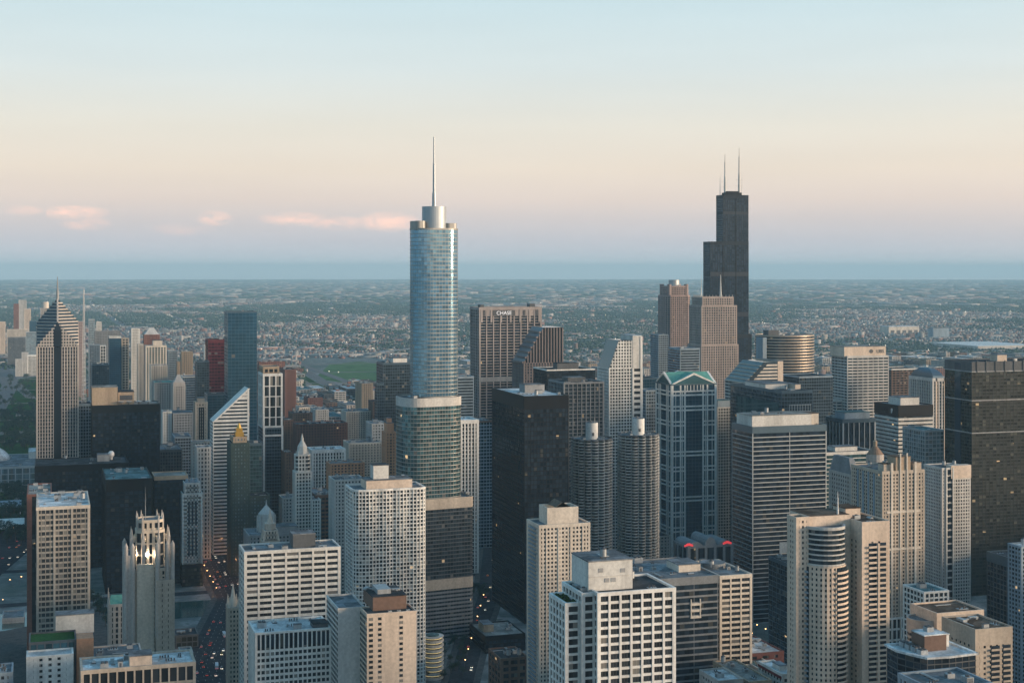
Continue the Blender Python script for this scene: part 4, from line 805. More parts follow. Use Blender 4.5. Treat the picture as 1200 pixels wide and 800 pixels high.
# white stone tower on the avenue
Z = 1440; r, hx, hy = place('skyscraper', 'skyscraper', 'pale limestone tower with dark central window stripes beside the avenue', 203, 214, 237, Z, yt=562, d=36)
style('ave', f='offwhite', g='g_plain', ps=3.4, pw=2.0, pd=.3, fh=3.7, sh=1.9, sd=.3001, cap=2)
vol(r, rectp(-hx, hx, -hy, hy), 22, hz(578, Z), 'ave', f='offwhite'); vol(r, rectp(-hx + 2.2, hx - 2.2, -hy + 2, hy - 1), hz(578, Z), hz(566, Z), 'ave', fh=5)
vol(r, rectp(-hx - .4, hx + .4, -hy, hy + .4), 0, 21.9, 'dark_curtain', g='g_bronze', roof=False, cap=4)
b = MB()
for x in (-3.4, 0, 3.4): b.box(x - .85, x + .85, hy - .1, hy + .5, 30, hz(620, Z)); b.box(x - .85, x + .85, hy - .1, hy + .5, hz(616, Z), hz(588, Z))
b.build('window_stripe', M['g_black'], r)
b = MB(); [b.cyl(x, hy - 6, hz(566, Z), hz(561.5, Z), 2.2, .6, 8) for x in (-5, 0, 5)]; b.build('finial', M['bluegrey'], r)

# ------------------------------------------------------------------ foreground towers
solid('brownred', (.13, .05, .045))
# striped white block and the lower block before it
tower('office_tower', 'white concrete office block with wide ribbon windows and grey rooftop hut', 281, 287, 398, 646, 960, 'white_ribbon', ph=[(.52, .76, .25, .8, 8, 'dkgrey', 'roof_grey')], n=3, wins=1, rm='roof_grey', cat='office tower')
r, hx, hy, H = tower('office_building', 'lower white block with tall top windows in front of the ribbon-window block', 292, 300, 387, 741, 800, 'white_grid', n=3, wins=1, cat='office building', ps=2.6, pw=.7, fh=3.3, cap=1.2, rm='roof_white', ph=[(.78, .98, .1, .45, 1.5, 'dkgrey', 'roof_dark')])
bb = MB(); nb = max(1, round(2 * hx / 2.6)); br = 2 * hx / nb; bb.box(-br / 2 + .4, br / 2 - .4, -.05, .42, H - 8.6, H - 1.9); o = bb.build('tall_window', M['g_black'], r); o.location = (hx - br / 2, hy, 0)
for i in range(1, nb): link('tall_window', o.data, r, (hx - br / 2 - i * br, hy, 0))
# peach slab
r, hx, hy = place('apartment_tower', 'apartment tower', 'blank peach slab tower with two window columns, rear wing and dark rooftop machinery', 422, 430, 488, 780, yt=719); H = hz(719, 780)
style('peach_slab', f='peach', g='g_plain', ps=2.9, pw=1.5, pd=.12, fh=2.85, sh=1.3, sd=.08, cap=1.2, rm='roof_dark')
b = MB(); b.box(-hx, hx, -hy, hy, 0, H - 1.2); b.build('wall', M['peach'], r)
cells = []; nf = int(H / 2.85)
for k in range(nf):
    z = H - 3.0 - k * 2.85
    for px, w in ((445, 1.9), (470, 1.9)): cells.append((hx - (px - 430) / 58 * 2 * hx, hy, z, -1, 0, w, 1.7))
    if k % 1 == 0: cells.append((hx - 2.2, hy, z, -1, 0, 2.2, 1.8))
    for q in range(5): cells.append((hx, -hy + (q + .5) * 2 * hy / 5, z, 0, 1, 2 * hy / 5 - .9, 1.7))
windows(r, cells, 1)
p = rectp(-hx, hx, -hy, hy); b = MB(); b.ring(offs(p, .15), offs(p, -.5), H - 1.2, H); b.build('parapet', M['peach'], r); b = MB(); b.poly([(x, y, H - .9) for x, y in offs(p, -.5)]); b.build('roof', M['roof_dark'], r)
w2 = (425 - 402) / FPX * 830; x0 = -hx + 2 * hx * .72
x0, x1, y0, y1 = hx - 2.6, hx + 12.2, -hy - 34, -hy - .2
b = MB(); b.box(x0, x1, y0, y1, 0, H - 1.2); b.build('wing_wall', M['pale'], r); p = rectp(x0, x1, y0, y1); b = MB(); b.ring(offs(p, .15), offs(p, -.5), H - 1.2, H); b.build('parapet', M['pale'], r); b = MB(); b.poly([(x, y, H - .9) for x, y in offs(p, -.5)]); b.build('roof', M['roof_grey'], r)
windows(r, [(x1, y0 + (q + .5) * 34 / 9, H - 3 - k * 2.85, 0, 1, 2.6, 1.7) for k in range(nf) for q in range(9)], 1)
house(r, -hx * .75, hx * .62, -hy - 16, -hy + 9, H - .8, H + 6.5, 'brown', 'roof_dark', 'penthouse'); b = MB(); b.box(-hx * .2, hx * .35, -hy - 10, -hy + 4, H + 7, H + 9.5); b.build('lift_hut', M['unit_metal'], r)
for i in range(3): unit('ac', r, (-hx + 4 + 5 * i, hy - 3, H - .9), 0, .5)
for i in range(4): unit('duct', r, (-hx * .5 + 5 * i, -hy - 2 - i * 2.5, H + 7), .3 * i, .8)
# white curved grid apartments
r, hx, hy = place('apartment_tower', 'apartment tower', 'white grid apartment tower with rounded corner and stepped peach rooftop boxes', 408, 415, 498, 1080, 30, yt=571); H = hz(574, 1080)
style('gridapt', f='white', g='g_apt', ps=9, pw=.62, pd=.6, fh=2.85, sh=.85, sd=.4, cap=1.6, rm='roof_grey')
pl = rrect(hx, hy, 5, 5, (.5, 1, 6, 1)); fr = []
nx_ = 18
top = [(hx - 6 - (2 * hx - 7.5) * i / nx_, hy + .9 * abs(math.sin(math.pi * 4 * i / nx_))) for i in range(nx_ + 1)]
pl = [(-hx, -hy), (hx, -hy), (hx, hy - 6)] + [(hx - 6 + 6 * math.cos(R(a)), hy - 6 + 6 * math.sin(R(a))) for a in (22, 45, 68)] + top + [(-hx, hy - 1)]
vol(r, pl, 0, H, 'gridapt')
house(r, -hx * .68, hx * .62, -hy + 6, hy - 5, H - .9, H + 5.5, 'peach', 'roof_grey'); house(r, -hx * .05, hx * .38, -hy + 9, hy - 10, H + 6, H + 16, 'offwhite', 'roof_dark', 'lift_tower'); units(r, -hx, hx, -hy, hy, H - .9, 4, [(-hx * .7, hx * .65, -hy + 5, hy - 4)]); unit('dish', r, (-hx * .5, 0, H + 6), 2.5, .8)
# cream tower with crested penthouse
r, hx, hy, H = tower('apartment_tower', 'cream apartment tower with crested penthouse in front of the black slab', 614, 632, 691, 615, 1020, 'punched_cream', cat='apartment tower', wins=1, n=1, fh=2.95, ps=2.75, pw=1.2, sh=1.2, rm='roof_grey', cap=2.4, ew=2.2, d=27)
hp = hz(594, 1020) - H; b = MB(); p = rectp(-hx * .62, hx * .62, -hy * .6, hy * .72); b.prism(p, H - .9, H + hp - 4); b.ring(p, offs(p, -.7), H + hp - 4, H + hp - 1.5)
for s in (1, -1):
    for y in (hy * .72, -hy * .6): b.poly([(-hx * .3, y, H + hp - 1.5), (hx * .3, y, H + hp - 1.5), (0, y, H + hp + 2)][::s])
for q in range(6): x = -hx * .62 + hx * 1.24 * (q + .5) / 6; 
b.build('penthouse', M['cream'], r); b = MB()
for s in (-1, 1): b.poly([(s * hx * .3, hy * .72, H + hp - 1.4), (s * hx * .3, -hy * .6, H + hp - 1.4), (0, -hy * .6, H + hp + 2.1), (0, hy * .72, H + hp + 2.1)])
b.build('penthouse_roof', M['roof_brown'], r)
b = MB()
for q in (-.36, -.12, .12, .36): b.box(q * hx * 2 - .55, q * hx * 2 + .55, hy - .1, hy + .75, 0, H - 2.5)
b.build('pilaster', M['cream'], r)
b = MB(); nfl = int(H / 2.95)
for k in range(nfl): b.box(hx - .1, hx + 1.5, -hy * .55, hy * .55, k * 2.95, k * 2.95 + .9)
b.build('balcony', M['bluegrey'], r)
# big white grid block, bottom centre
r, hx, hy = place('apartment_tower', 'apartment tower', 'big white frame apartment block with square windows and pale central penthouse at bottom centre', 668, 701, 790, 620, 30, yt=694); H = hz(694, 620)
style('bigwhite', f='white', g='g_res', ps=4.4, pw=1.0, pd=.55, fh=3.55, sh=1.05, sd=.3, cap=1.6, rm='roof_dark')
vol(r, rectp(-hx, hx, -hy, hy), 0, H, 'bigwhite', wins=1, ps=5.4)
vol(r, rectp(hx + .1, hx + 5.6, -hy + 2, hy - 4), 0, H - .6, 'bigwhite', wins=0, ps=5.4, ew=4); vol(r, rectp(hx + 5.7, hx + 12, hy - 27, hy - 7), 0, H - 5, 'bigwhite', wins=0, ps=6.4, ew=4)
ph = 7.6; house(r, -hx * .06, hx * 1.10, -hy + 2, hy - 7, H - 1, H + ph + 4, 'offwhite', 'roof_grey')
b = MB()
for x0, z0 in ((.2, .55), (.62, .22), (.45, .22), (.78, .6)): X = hx * x0; b.box(X - 1.1, X + 1.1, hy - 7.1, hy - 6.85, H + (ph + 4) * z0, H + (ph + 4) * z0 + 1.8)
b.build('louvre', M['grey'], r); b = MB(); b.box(-hx * .065, hx * 1.105, -hy + 1.9, hy - 6.8, H + (ph + 4) * .44, H + (ph + 4) * .44 + .25); b.build('ledge', M['pale'], r)
units(r, hx + 1, hx + 5, -hy + 4, hy - 6, H - 1.5, 2); units(r, hx * .1, hx * .9, -hy + 4, hy - 6, H + ph + 4.5, 4); units(r, -hx, -hx * .05, -hy, hy, H - .9, 2); mast(r, hx * .5, 0, H + ph + 4, H + ph + 7, .12)
b = MB()
for i in range(46):
    x, y = hx + 6.6 + RND.random() * 4.6, RND.uniform(hy - 26, hy - 8); s_ = RND.uniform(.3, .9); b.cyl(x, y, H - 5.9, H - 5.6 + s_, s_, s_ * .4, 6)
solid('leaf', (.035, .065, .02), .9, 0, .5, .5, False); tag(b.build('roof_garden', M['leaf'], r), kind='stuff')
# grey ribbon block and beige grid block
r, hx, hy, H = tower('office_building', 'grey office block with slanting dark glass ribbons and broad flat roof', 752, 757, 841, 679, 900, 'grey_ribbon', cat='office building', d=60, ph=[(.62, .93, .3, .62, 3.5, 'cream', 'roof_grey')], n=5, f='midgrey', fh=3.95, sh=1.15, g='g_black', cap=5, rm='roof_grey', ps=14, pw=.3, pd=.1)
b = MB()
for k in range(3): z = H - 18 - 3.95 * k; b.box(-hx * .52, -hx * .22, hy - .1, hy + .8, z, z + 1.5); b.box(-hx * .51, -hx * .485, hy - .1, hy + .9, z, z + 4); b.box(-hx * .255, -hx * .23, hy - .1, hy + .9, z, z + 4)
b.build('balcony', M['cream'], r)
tower('office_building', 'beige grid office block with round roof tank, beside the grey ribbon block', 842, 844, 880, 674, 935, 'white_ribbon', cat='office building', d=48, f='cream', ps=7.6, pw=1.0, fh=3.6, sh=1.35, cap=2.5, n=1, wins=1)
r = C.objects[-1]; 
rt = [o for o in C.objects if o.get('label', '').startswith('beige grid office')][0]
b = MB(); b.cyl(2, -6, hz(674, 935) - 1, hz(674, 935) + 2.5, 8.5, n=28); b.build('roof_tank', M['roof_grey'], rt)
# grey hotel with red lit crowns
r, hx, hy, H = tower('hotel', 'low grey hotel with rounded rooftop vault and glowing red roof signs', 800, 806, 859, 640, 1240, 'glassy_grey', cat='hotel', d=30, n=0, f='midgrey', g='g_black', ps=9, pw=2.4, fh=14, sh=1)
b = MB()
for x0, x1 in ((-.95, -.35), (-.25, .25), (.35, .95)):
    for i in range(8):
        a0, a1 = math.pi * i / 8, math.pi * (i + 1) / 8; c = (x0 + x1) / 2 * hx; w = (x1 - x0) / 2 * hx; hh = 8 if x0 > -.3 and x1 < .3 else 4.5
        b.poly([(c + w * math.cos(a0), hy + .4, H - 1 + hh * math.sin(a0)), (c + w * math.cos(a0), -hy, H - 1 + hh * math.sin(a0)), (c + w * math.cos(a1), -hy, H - 1 + hh * math.sin(a1)), (c + w * math.cos(a1), hy + .4, H - 1 + hh * math.sin(a1))])
    b.poly([(c + w * math.cos(math.pi * i / 8), hy + .4, H - 1 + hh * math.sin(math.pi * i / 8)) for i in range(9)])
b.build('vaulted_roof', M['midgrey'], r)
for c, nm in ((-.72, 1), (.98, 2)):
    b = MB()
    for i in range(6): a = (i - 2.5) * .9; b.box(c * hx + a * 1.5 - .66, c * hx + a * 1.5 + .66, hy + .6, hy + 1.2, H + 1 - abs(a) * .4, H + 3.2 - abs(a) * .7)
    b.build('lit_sign', M['sign_red'], r)
# dark banded tower
r, hx, hy, H = tower('skyscraper', 'dark glass tower with thin white floor lines and long white rooftop box', 858, 882, 968, 500, 1290, 'dark_grid', f='alu', g='g_black', ps=40, pw=.5, fh=4.0, sh=.75, sd=.3, cap=6, capm='bluesteel', n=3, ph=[(0.02, .83, .1, .85, 9, 'offwhite', 'gravel'), (.84, .96, .2, .6, 9, 'cream', 'roof_brown')])
units(r, -hx * .6, hx * .9, -hy * .6, hy * .7, H + 9, 4)
b = MB(); b.box(-hx * .42, hx * .28, hy + .1, hy + .5, hz(650, 1290), hz(637, 1290)); b.build('blank_panel', M['bluegrey'], r)
tower('office_building', 'dark teal glass block with slanting floor lines beside the beige bay-window tower', 901, 929, 962, 662, 1120, 'teal_curtain', cat='office building', g='g_dark', fh=3.9, ps=6, n=3)
tower('warehouse', 'low red-brown brick building with white and grey patched roof', 838, 862, 918, 767, 950, 'punched_brown', cat='low building', d=42, f='brownred', n=7, fh=5, ps=8, pw=4, sh=3, rm='roof_white')
# beige tower with round glass bay
r, hx, hy = place('apartment_tower', 'apartment tower', 'beige apartment tower with round blue glass bay and slim white mast', 930, 1000, 1042, 800, 34, yt=612); H = hz(612, 800); Z = 800
hx0 = hx
style('bey', f='peach', g='g_plain', ps=2.9, pw=1.7, pd=.12, fh=2.85, sh=1.45, sd=.1, cap=2, rm='roof_brown')
XW = lambda px, Z=800: hx - (px - 990) / FPX * Z * 1.06
vol(r, rectp(-hx, hx - 5.5, -hy, hy), 0, H, 'bey', cap=11, ps=4.2, pw=2.9)
b = MB()
for k in range(int((H - 12) / 2.85)):
    z = H - 14.5 - k * 2.85; b.box(-hx + 1.5, -hx + 13.5, hy - .1, hy + 1.5, z, z + .25, 0); b.box(-hx + 1.5, -hx + 13.5, hy + 1.3, hy + 1.5, z + .25, z + 1.15, 0); b.box(-hx + 2, -hx + 13, hy + .1, hy + .16, z + .3, z + 2.6, 1)
b.box(-hx + 6.9, -hx + 8.1, hy - .1, hy + 1.8, 0, H - 12); b.build('balcony', [M['peach'], M['g_black']], r)
house(r, -hx + 6, hx - 7, -hy, -hy + 14, H - 1, H + 4, 'peach', 'roof_brown', 'penthouse')
bx, by = hx + 11.2, hy - 12.5; Hb = hz(617, 800)
arc = [(bx + 11.2 * math.cos(R(a)), by + 11.2 * math.sin(R(a))) for a in range(0, 360, 12)]
vol(r, arc, hz(662, 800), Hb, 'light_curtain', g='g_dark', f='pale', fh=2.95, sh=.75, sd=.6, pw=.15, ps=3, cap=1.6, smooth=1, rm='roof_grey')
low = [(bx + 12 * math.cos(R(a)), by + 12 * math.sin(R(a))) for a in range(0, 360, 12)]
vol(r, low, 0, hz(662, 800) - .1, 'bey', f='peach', ps=2.6, pw=1.5, cap=1, pd=.2, sd=.1)
for a0, a1, mm in ((-24, 22, 'bluegrey'), (94, 140, 'peach')):
    b = MB()
    for k in range(int(hz(664, 800) / 2.85)):
        z = 1 + k * 2.85; P = lambda rr, f0, f1: [(bx + rr * math.cos(R(f0 + (f1 - f0) * i / 5)), by + rr * math.sin(R(f0 + (f1 - f0) * i / 5))) for i in range(6)]
        b.prism(P(13.6, a0, a1) + P(11.6, a1, a0), z, z + .3); b.prism(P(13.6, a0, a1) + P(13.4, a1, a0), z + .3, z + 1.2)
    b.build('curved_balcony', M[mm], r); b = MB(); b.prism(P(12.4, a0 + 2, a1 - 2) + P(11.6, a1 - 2, a0 + 2), 0, hz(664, 800)); b.build('balcony_glazing', M['g_black'], r)
vol(r, rectp(hx + 21.5, hx + 29.5, hy - 20, hy - 10), 0, hz(606, 800), 'bey', f='peach', ps=2.8, pw=1.6); b = MB(); b.box(hx - 5.4, hx + 20.4, -hy, hy - 12, 0, hz(606, 800) - .6); b.build('rear_wall', M['peach'], r); b = MB(); b.box(hx - 5, hx + 20, -hy + .5, hy - 12.5, hz(606, 800) - .59, hz(606, 800) - .3); b.build('roof', M['roof_brown'], r)
mast(r, hx + 1.5, hy - 14, Hb, hz(580, 800), .7, 'mast_white'); units(r, -hx, hx - 6, -hy, hy, H - .9, 3, [(-hx + 5, hx + 8, -hy, -hy + 14)])
# ribbed peach tower
r, hx, hy, H = tower('apartment_tower', 'peach and white ribbed apartment tower with stepped crown, left of the pale grey-green tower', 1014, 1034, 1083, 552, 1100, 'punched_peach', cat='apartment tower', f='sandstone', fh=2.85, ps=2.9, pw=1.3, sh=1.2, n=4, cap=2.5, d=44)
b = MB()
for q, w, top in ((-.28, .9, 6), (-.08, .5, 13), (.08, .5, 13), (.28, .9, 6)): b.box(q * 2 * hx - w, q * 2 * hx + w, hy - .1, hy + .9, 0, H + top)
for z in (H - 32, H - 60): b.box(-hx * .8, hx * .8, hy - .1, hy + .75, z, z + 1.6)
b.build('white_rib', M['cream'], r); b = MB()
for y in (-.55, -.2, .15, .5): b.box(hx - .1, hx + .8, y * hy - 1, y * hy + 1, 8, H - 3)
b.box(hx - .1, hx + .9, -hy, hy, H * .66, H * .66 + 2); b.build('grey_rib', M['bluegrey'], r)
house(r, -hx * .35, hx * .35, hy - 12, hy - .2, H - 1, H + 10, 'tan', 'roof_brown', 'crown'); house(r, -hx * .9, -hx * .5, hy - 9, hy - 1, H - 1, H + 5, 'sandstone', 'roof_brown', 'corner_block'); house(r, hx * .5, hx * .9, hy - 9, hy - 1, H - 1, H + 5, 'sandstone', 'roof_brown', 'corner_block')
vol(r, rectp(-hx - .6, hx + .6, -hy, hy + .6), 0, hz(724, 1100), 'white_grid', ps=4, fh=8, sh=1.5, roof=False)
# pale green-white tower
r, hx, hy, H = tower('apartment_tower', 'pale grey-green apartment tower with blank cream top, left of the huge dark slab', 1083, 1104, 1137, 548, 1180, 'punched_pale', cat='apartment tower', fh=2.75, ps=2.4, pw=1.05, sh=1.15, n=3, f='pale', ew=2.2)
b = MB(); b.box(-hx - .3, -hx + (1137 - 1114) / 33 * 2 * hx, hy - 6, hy + .9, H - 9, H + 1.5); b.build('blank_top', M['peach'], r)
b = MB(); x = -hx + .745 * 2 * hx
for q in range(int(H / 5.5)): b.box(x - 2.4, x + 2.4, hy + .1, hy + .5, 4 + q * 5.5, 8 + q * 5.5)
b.build('glass_slot', M['g_black'], r); b = MB(); b.box(x - 3.6, x - 2.5, hy - .1, hy + 1.2, 0, H); b.box(x + 2.5, x + 3.6, hy - .1, hy + 1.2, 0, H)
for q in range(int(H / 5.5)): b.box(-hx, x - 3.6, hy + .1, hy + .6, 5.5 * q, 5.5 * q + .6)
b.build('white_rib', M['offwhite'], r)
tower('office_building', 'small white grid block at the foot of the pale grey-green tower', 1078, 1083, 1111, 693, 1010, 'white_grid', cat='office building', d=25, ps=4.2, fh=3.8, n=3, rm='roof_teal')
# huge dark glass slab
r, hx, hy, H = tower('skyscraper', 'huge dark bronze glass slab with scattered lit windows at the right edge', 1106, 1139, 1236, 424, 1400, 'bronze_curtain', d=44, fh=3.3, ps=4.0, sh=1.0, pw=.35, cap=10, capm='dkgrey', n=3, g='g_bronze')
b = MB()
for z in (H - 10, hz(508, 1400), hz(470, 1400)): b.box(-hx - .5, hx + .6, -hy, hy + .6, z, z + 1.0)
b.build('band', M['grey'], r); b = MB(); b.box(hx - .3, hx + .35, -hy * .25, hy * .2, 0, H - 2); b.build('dark_recess', M['g_black'], r); b = MB()
for i in range(9): x = -hx + 2 * hx * (i + .5) / 9; b.box(x - .5, x + .5, hy + .3, hy + 1, H - 10, H + 1)
b.build('fin', M['dkgrey'], r); house(r, -hx * .05, hx * .18, -4, 8, H - 1, H + 5, 'peach')
tower('office_building', 'dark block with blue-lit top storey at the foot of the huge dark glass slab', 1157, 1196, 1240, 657, 1150, 'dark_grid', cat='office building', f='dkgrey', capm='bluesteel', cap=8, n=5, d=None)
tower('apartment_tower', 'pale blue-white framed tower cut off by the right edge of the view', 1194, 1197, 1260, 640, 1010, 'white_grid', cat='apartment tower', f='bluegrey', fh=3, n=2, d=14)
# beige stepped block with drum, white-roofed dark block
r, hx, hy = place('apartment_block', 'apartment block', 'beige stepped block with brown flat roof and curved drum end, lower right', 1072, 1098, 1152, 830, 26, yt=729); H = hz(718, 830)
vol(r, rectp(-hx, hx, -hy, hy), 0, H, 'punched_peach', cap=16, ps=5, pw=3, rm='roof_brown', f='peach'); b = [(hx + 1 + 9 * math.cos(R(a)), hy - 12 + 9 * math.sin(R(a))) for a in range(0, 360, 15)]
vol(r, b, 0, H - 5, 'punched_peach', cap=8, smooth=1, f='stone'); vol(r, shift(rrect(hx * .9, 5, 4, 4), 2, hy + 3.2), 0, H - 12, 'light_curtain', f='peach', g='g_plain', cap=1, sd=.6, sh=1.1, fh=3); units(r, -hx, hx, -hy, hy, H - .9, 2)
r, hx, hy, H = tower('apartment_block', 'beige north slab with balcony column standing right of the brown-roofed stepped block', 1137, 1143, 1186, 737, 770, 'bey', cat='apartment block', d=30, n=1, f='sandstone', ps=4, pw=2.4, cap=9)
b = MB()
for k in range(40):
    z = H - 12 - k * 2.85
    if z < 2: break
    for x0, x1 in ((-.95, -.45), (-.35, .2)): b.box(x0 * hx, x1 * hx, hy - .05, hy + 1.4, z, z + .25); b.box(x0 * hx, x1 * hx, hy + 1.2, hy + 1.4, z + .25, z + 1.1); b.box(x0 * hx + .4, x1 * hx - .4, hy + .12, hy + .2, z + .3, z + 2.5, 1)
b.build('balcony', [M['sandstone'], M['g_black']], r)
r, hx, hy = place('apartment_block', 'apartment block', 'dark glass block with bright white roof deck and dark mechanical box, lower right', 1024, 1078, 1143, 680, 26, yt=770); H = hz(770, 680)
style('drk', f='dkgrey', g='g_res', ps=4.4, pw=.3, pd=.15, fh=3, sh=.5, sd=.3, cap=1, rm='roof_white', capd=1.2, capm='roof_white')
pl = [(-hx, -hy), (hx + 1, -hy), (hx + 2, -hy * .2), (hx - 1, hy * .5), (hx - 4, hy), (0, hy + 1), (-hx * .5, hy + .4), (-hx, hy)]
vol(r, pl, 0, H, 'drk', g='g_black', smooth=1); house(r, -hx * .45, hx * .35, -hy * .7, hy * .15, H - .9, H + 6.5, 'brown', 'roof_white', 'mechanical_box'); units(r, -hx * .4, hx * .3, -hy * .7, hy * .1, H + 7, 2)
for i in range(4): unit('cooler', r, (hx * .58, -hy * .75 + i * 5, H - .9), 0, .8)
house(r, -hx * .75, -hx * .5, -hy * .6, -hy * .2, H - .9, H + 5, 'offwhite', 'roof_white', 'stair_hut')
r, hx, hy, H = tower('office_building', 'grey roof with many metal air handlers at the bottom edge, lower right', 1079, 1092, 1162, 806, 590, 'punched_pale', cat='office building', d=24, n=8, f='bluegrey', rm='roof_grey')
# lower middle-right roofs
tower('office_building', 'pale box building with flat grey-white roof at the bottom edge', 835, 842, 870, 797, 850, 'punched_stone', cat='office building', d=25, n=3, f='stone', rm='roof_white'); tower('office_building', 'tan-roofed building with parapet between two pale roofs at the bottom edge', 873, 878, 904, 798, 860, 'punched_tan', cat='office building', d=48, n=4, rm='gravel', f='tan')
r, hx, hy, H = tower('office_building', 'white grid building with red fascia stripe and small roof box', 902, 917, 934, 789, 865, 'white_grid', cat='office building', d=30, n=0, f='offwhite', ps=4, fh=3.6, sh=1.4, cap=3, ph=[(.3, .8, .3, .6, 2, 'offwhite')]); b = MB(); b.box(hx + .45, hx + .8, -hy, hy, H - 3.2, H - 1.6); b.build('red_stripe', M['red'], r)
tower('office_building', 'low teal-roofed building strewn with ducts beside the red-brown brick building', 884, 890, 912, 783, 930, 'punched_pale', cat='office building', d=26, n=5, rm='roof_teal')
# brown roofs by the street, round car park
tower('office_building', 'black low building with tan gravel roof at the foot of the black slab', 562, 569, 615, 745, 1190, 'dark_curtain', cat='office building', d=46, n=2, rm='gravel', cap=4, ph=[(.1, .35, .35, .7, 5, 'tan')]); tower('warehouse', 'dark brick corner building with grey-green flat roof beside the street', 571, 587, 618, 771, 1060, 'punched_brown', cat='low building', d=30, n=2, fh=5, ps=7)
x, y = atz(507, 1120); r = empty('parking_tower', (x, y, 0)); tag(r, 'small round parking tower with yellow-lit ring decks', 'parking tower'); FOOT.append((x - 9, x + 9, y - 9, y + 9, 1120, 497, 519, 742, 'parking')); b = MB(); g = MB(); H = hz(745, 1120)
glow('deck_light', (1.0, .80, .38), .32); L_ = MB()
for k in range(9):
    z = k * H / 9; b.cyl(0, 0, z, z + 1.5, 8.5, n=28); g.cyl(0, 0, z + 1.5, z + H / 9, 6.8, n=20); L_.cyl(0, 0, z + 2.5, z + 2.8, 7.2, n=24)
b.cyl(0, 0, H, H + .6, 8.6, n=28); b.build('ring_deck', M['pale'], r); g.build('core', M['unit_dark'], r); L_.build('deck_lamp', M['deck_light'], r); b = MB(); b.cyl(0, 0, H + .6, H + 1.5, 5, n=18); b.build('roof', M['roof_teal'], r)
# bottom-left blocks
r, hx, hy, H = tower('office_tower', 'grey-tan gridded tower with cream top and white speckled roof at left', 42, 43, 105, 594, 1060, 'white_ribbon', d=72, f='khaki', ps=3.2, pw=.4, pd=.35, fh=3.95, sh=1.2, cap=2.4, rm='roof_white', n=8, cat='office tower', wins=1, capm='cream')
b = MB(); [b.box(x - .75, x + .75, hy - .1, hy + .8, 0, H - 2.3) for x in (-hx + .76, -hx / 3, hx / 3, hx - .76)]; b.build('pier', M['khaki'], r)
tower('apartment_tower', 'red-brown masonry tower with cluttered pale roof, left of the grey-tan gridded tower', 32, 32, 60, 579, 1150, 'punched_brick', cat='apartment tower', d=60, f='brick', ps=9, pw=3.5, sh=0, n=6, rm='gravel')
r, hx, hy, H = tower('office_building', 'white building with small square windows and green roof terrace at bottom left', 31, 32, 85, 769, 830, 'white_grid', cat='office building', d=14, f='white', ps=5, pw=3.2, fh=3.2, sh=1.6, n=0)
vol(r, rectp(-hx - 2, hx - 1, -hy - 24, -hy - .3), 0, H + 4.5, 'dark_grid', g='g_teal', cap=1.5, rm='lawn'); house(r, -hx - 13, -hx + 9, -hy - 36, -hy - 25, H + 2, H + 13, 'pale', 'roof_grey', 'screen_wall'); b = MB(); b.box(-hx - 12, -hx - 2.5, -hy - 12, -hy + 2, 0, H + 5); b.build('orange_block', M['terracotta'], r)
r, hx, hy, H = tower('office_building', 'beige colonnaded block with wide pale roof and cream lift box, bottom left', 93, 96, 228, 785, 790, 'white_vert', cat='office building', d=27, f='sandstone', ps=4.6, pw=.9, pd=.6, fh=9, sh=1.6, cap=2.2, rm='roof_white', n=6, ph=[(.42, .62, .1, .55, 4.5, 'peach', 'roof_grey')])
tower('office_building', 'low flat roof crowded with vents behind the colonnaded block', 105, 108, 166, 770, 860, 'punched_stone', cat='office building', d=26, n=9, rm='roof_grey', f='stone'); tower('office_building', 'plain grey building corner at the bottom-left edge of the view', -30, -30, 14, 790, 800, 'punched_pale', cat='office building', d=20, n=1, f='bluegrey'); 
r, hx, hy, H = tower('office_tower', 'slender ornate cream terracotta corner tower with pinnacle beside the white ribbon block', 266, 268, 281, 712, 1010, 'punched_cream', cat='office tower', d=14, n=0, f='sandstone', ps=2.6, pw=1.2); b = MB(); [b.cyl(x, y, H - 1, H + 7, 1, .2, 8) for x in (-3, 3) for y in (-5, 5)]; b.cyl(0, 0, H - .9, H + 6, 2.6, 1.8, 8); b.cyl(0, 0, H + 6, H + 15, 1.7, .2, 8); b.build('pinnacle', M['cream'], r)
# clock tower with cupola behind the white ribbon block, domed tower
r, hx, hy = place('clock_tower', 'clock tower', 'cream terracotta tower top with columned cupola behind the white ribbon block', 305, 308, 328, 1130, 14, yt=605); Z = 1130; P = lambda py: hz(py, Z)
vol(r, rectp(-hx, hx, -hy, hy), 0, P(634), 'punched_cream', f='sandstone', ps=3, pw=1.4); vol(r, rectp(-hx * .75, hx * .75, -hy * .75, hy * .75), P(634), P(622), 'punched_cream', f='cream', ps=2.6, pw=1.2, cap=1)
b = MB(); b.cyl(0, 0, P(622), P(615), 3.6, n=12); [b.cyl(3.9 * math.cos(a * .785), 3.9 * math.sin(a * .785), P(622), P(616), .45, n=6) for a in range(8)]; b.cyl(0, 0, P(616), P(614.5), 4.3, n=12); b.cyl(0, 0, P(614.5), P(609), 2.6, 1.6, 12); b.cyl(0, 0, P(609), P(598), 1.5, .2, 8); [b.cyl(x * hx * .85, y * hy * .85, P(634), P(626), .9, .1, 6) for x in (1, -1) for y in (1, -1)]; b.build('cupola', M['cream'], r)
b = MB(); b.cyl(0, 0, 0, .4, 2.6, n=24, m=0); b.box(-.12, .12, -.1, 1.6, .4, .55, 1); b.box(-.1, 1.3, -.12, .12, .4, .55, 1); o = b.build('clock_face', [M['mast_white'], M['unit_dark']], r, (0, hy + .5, P(640))); o.rotation_euler = (R(-90), 0, 0)
r, hx, hy, H = tower('office_building', 'grey stone building with domed belvedere and long columned roof hall', 281, 292, 352, 627, 1390, 'punched_stone', cat='office building', d=40, f='grey', n=2, ph=[(.5, .95, .05, .5, 6, 'grey', 'roof_grey')]); P = lambda py: hz(py, 1400)
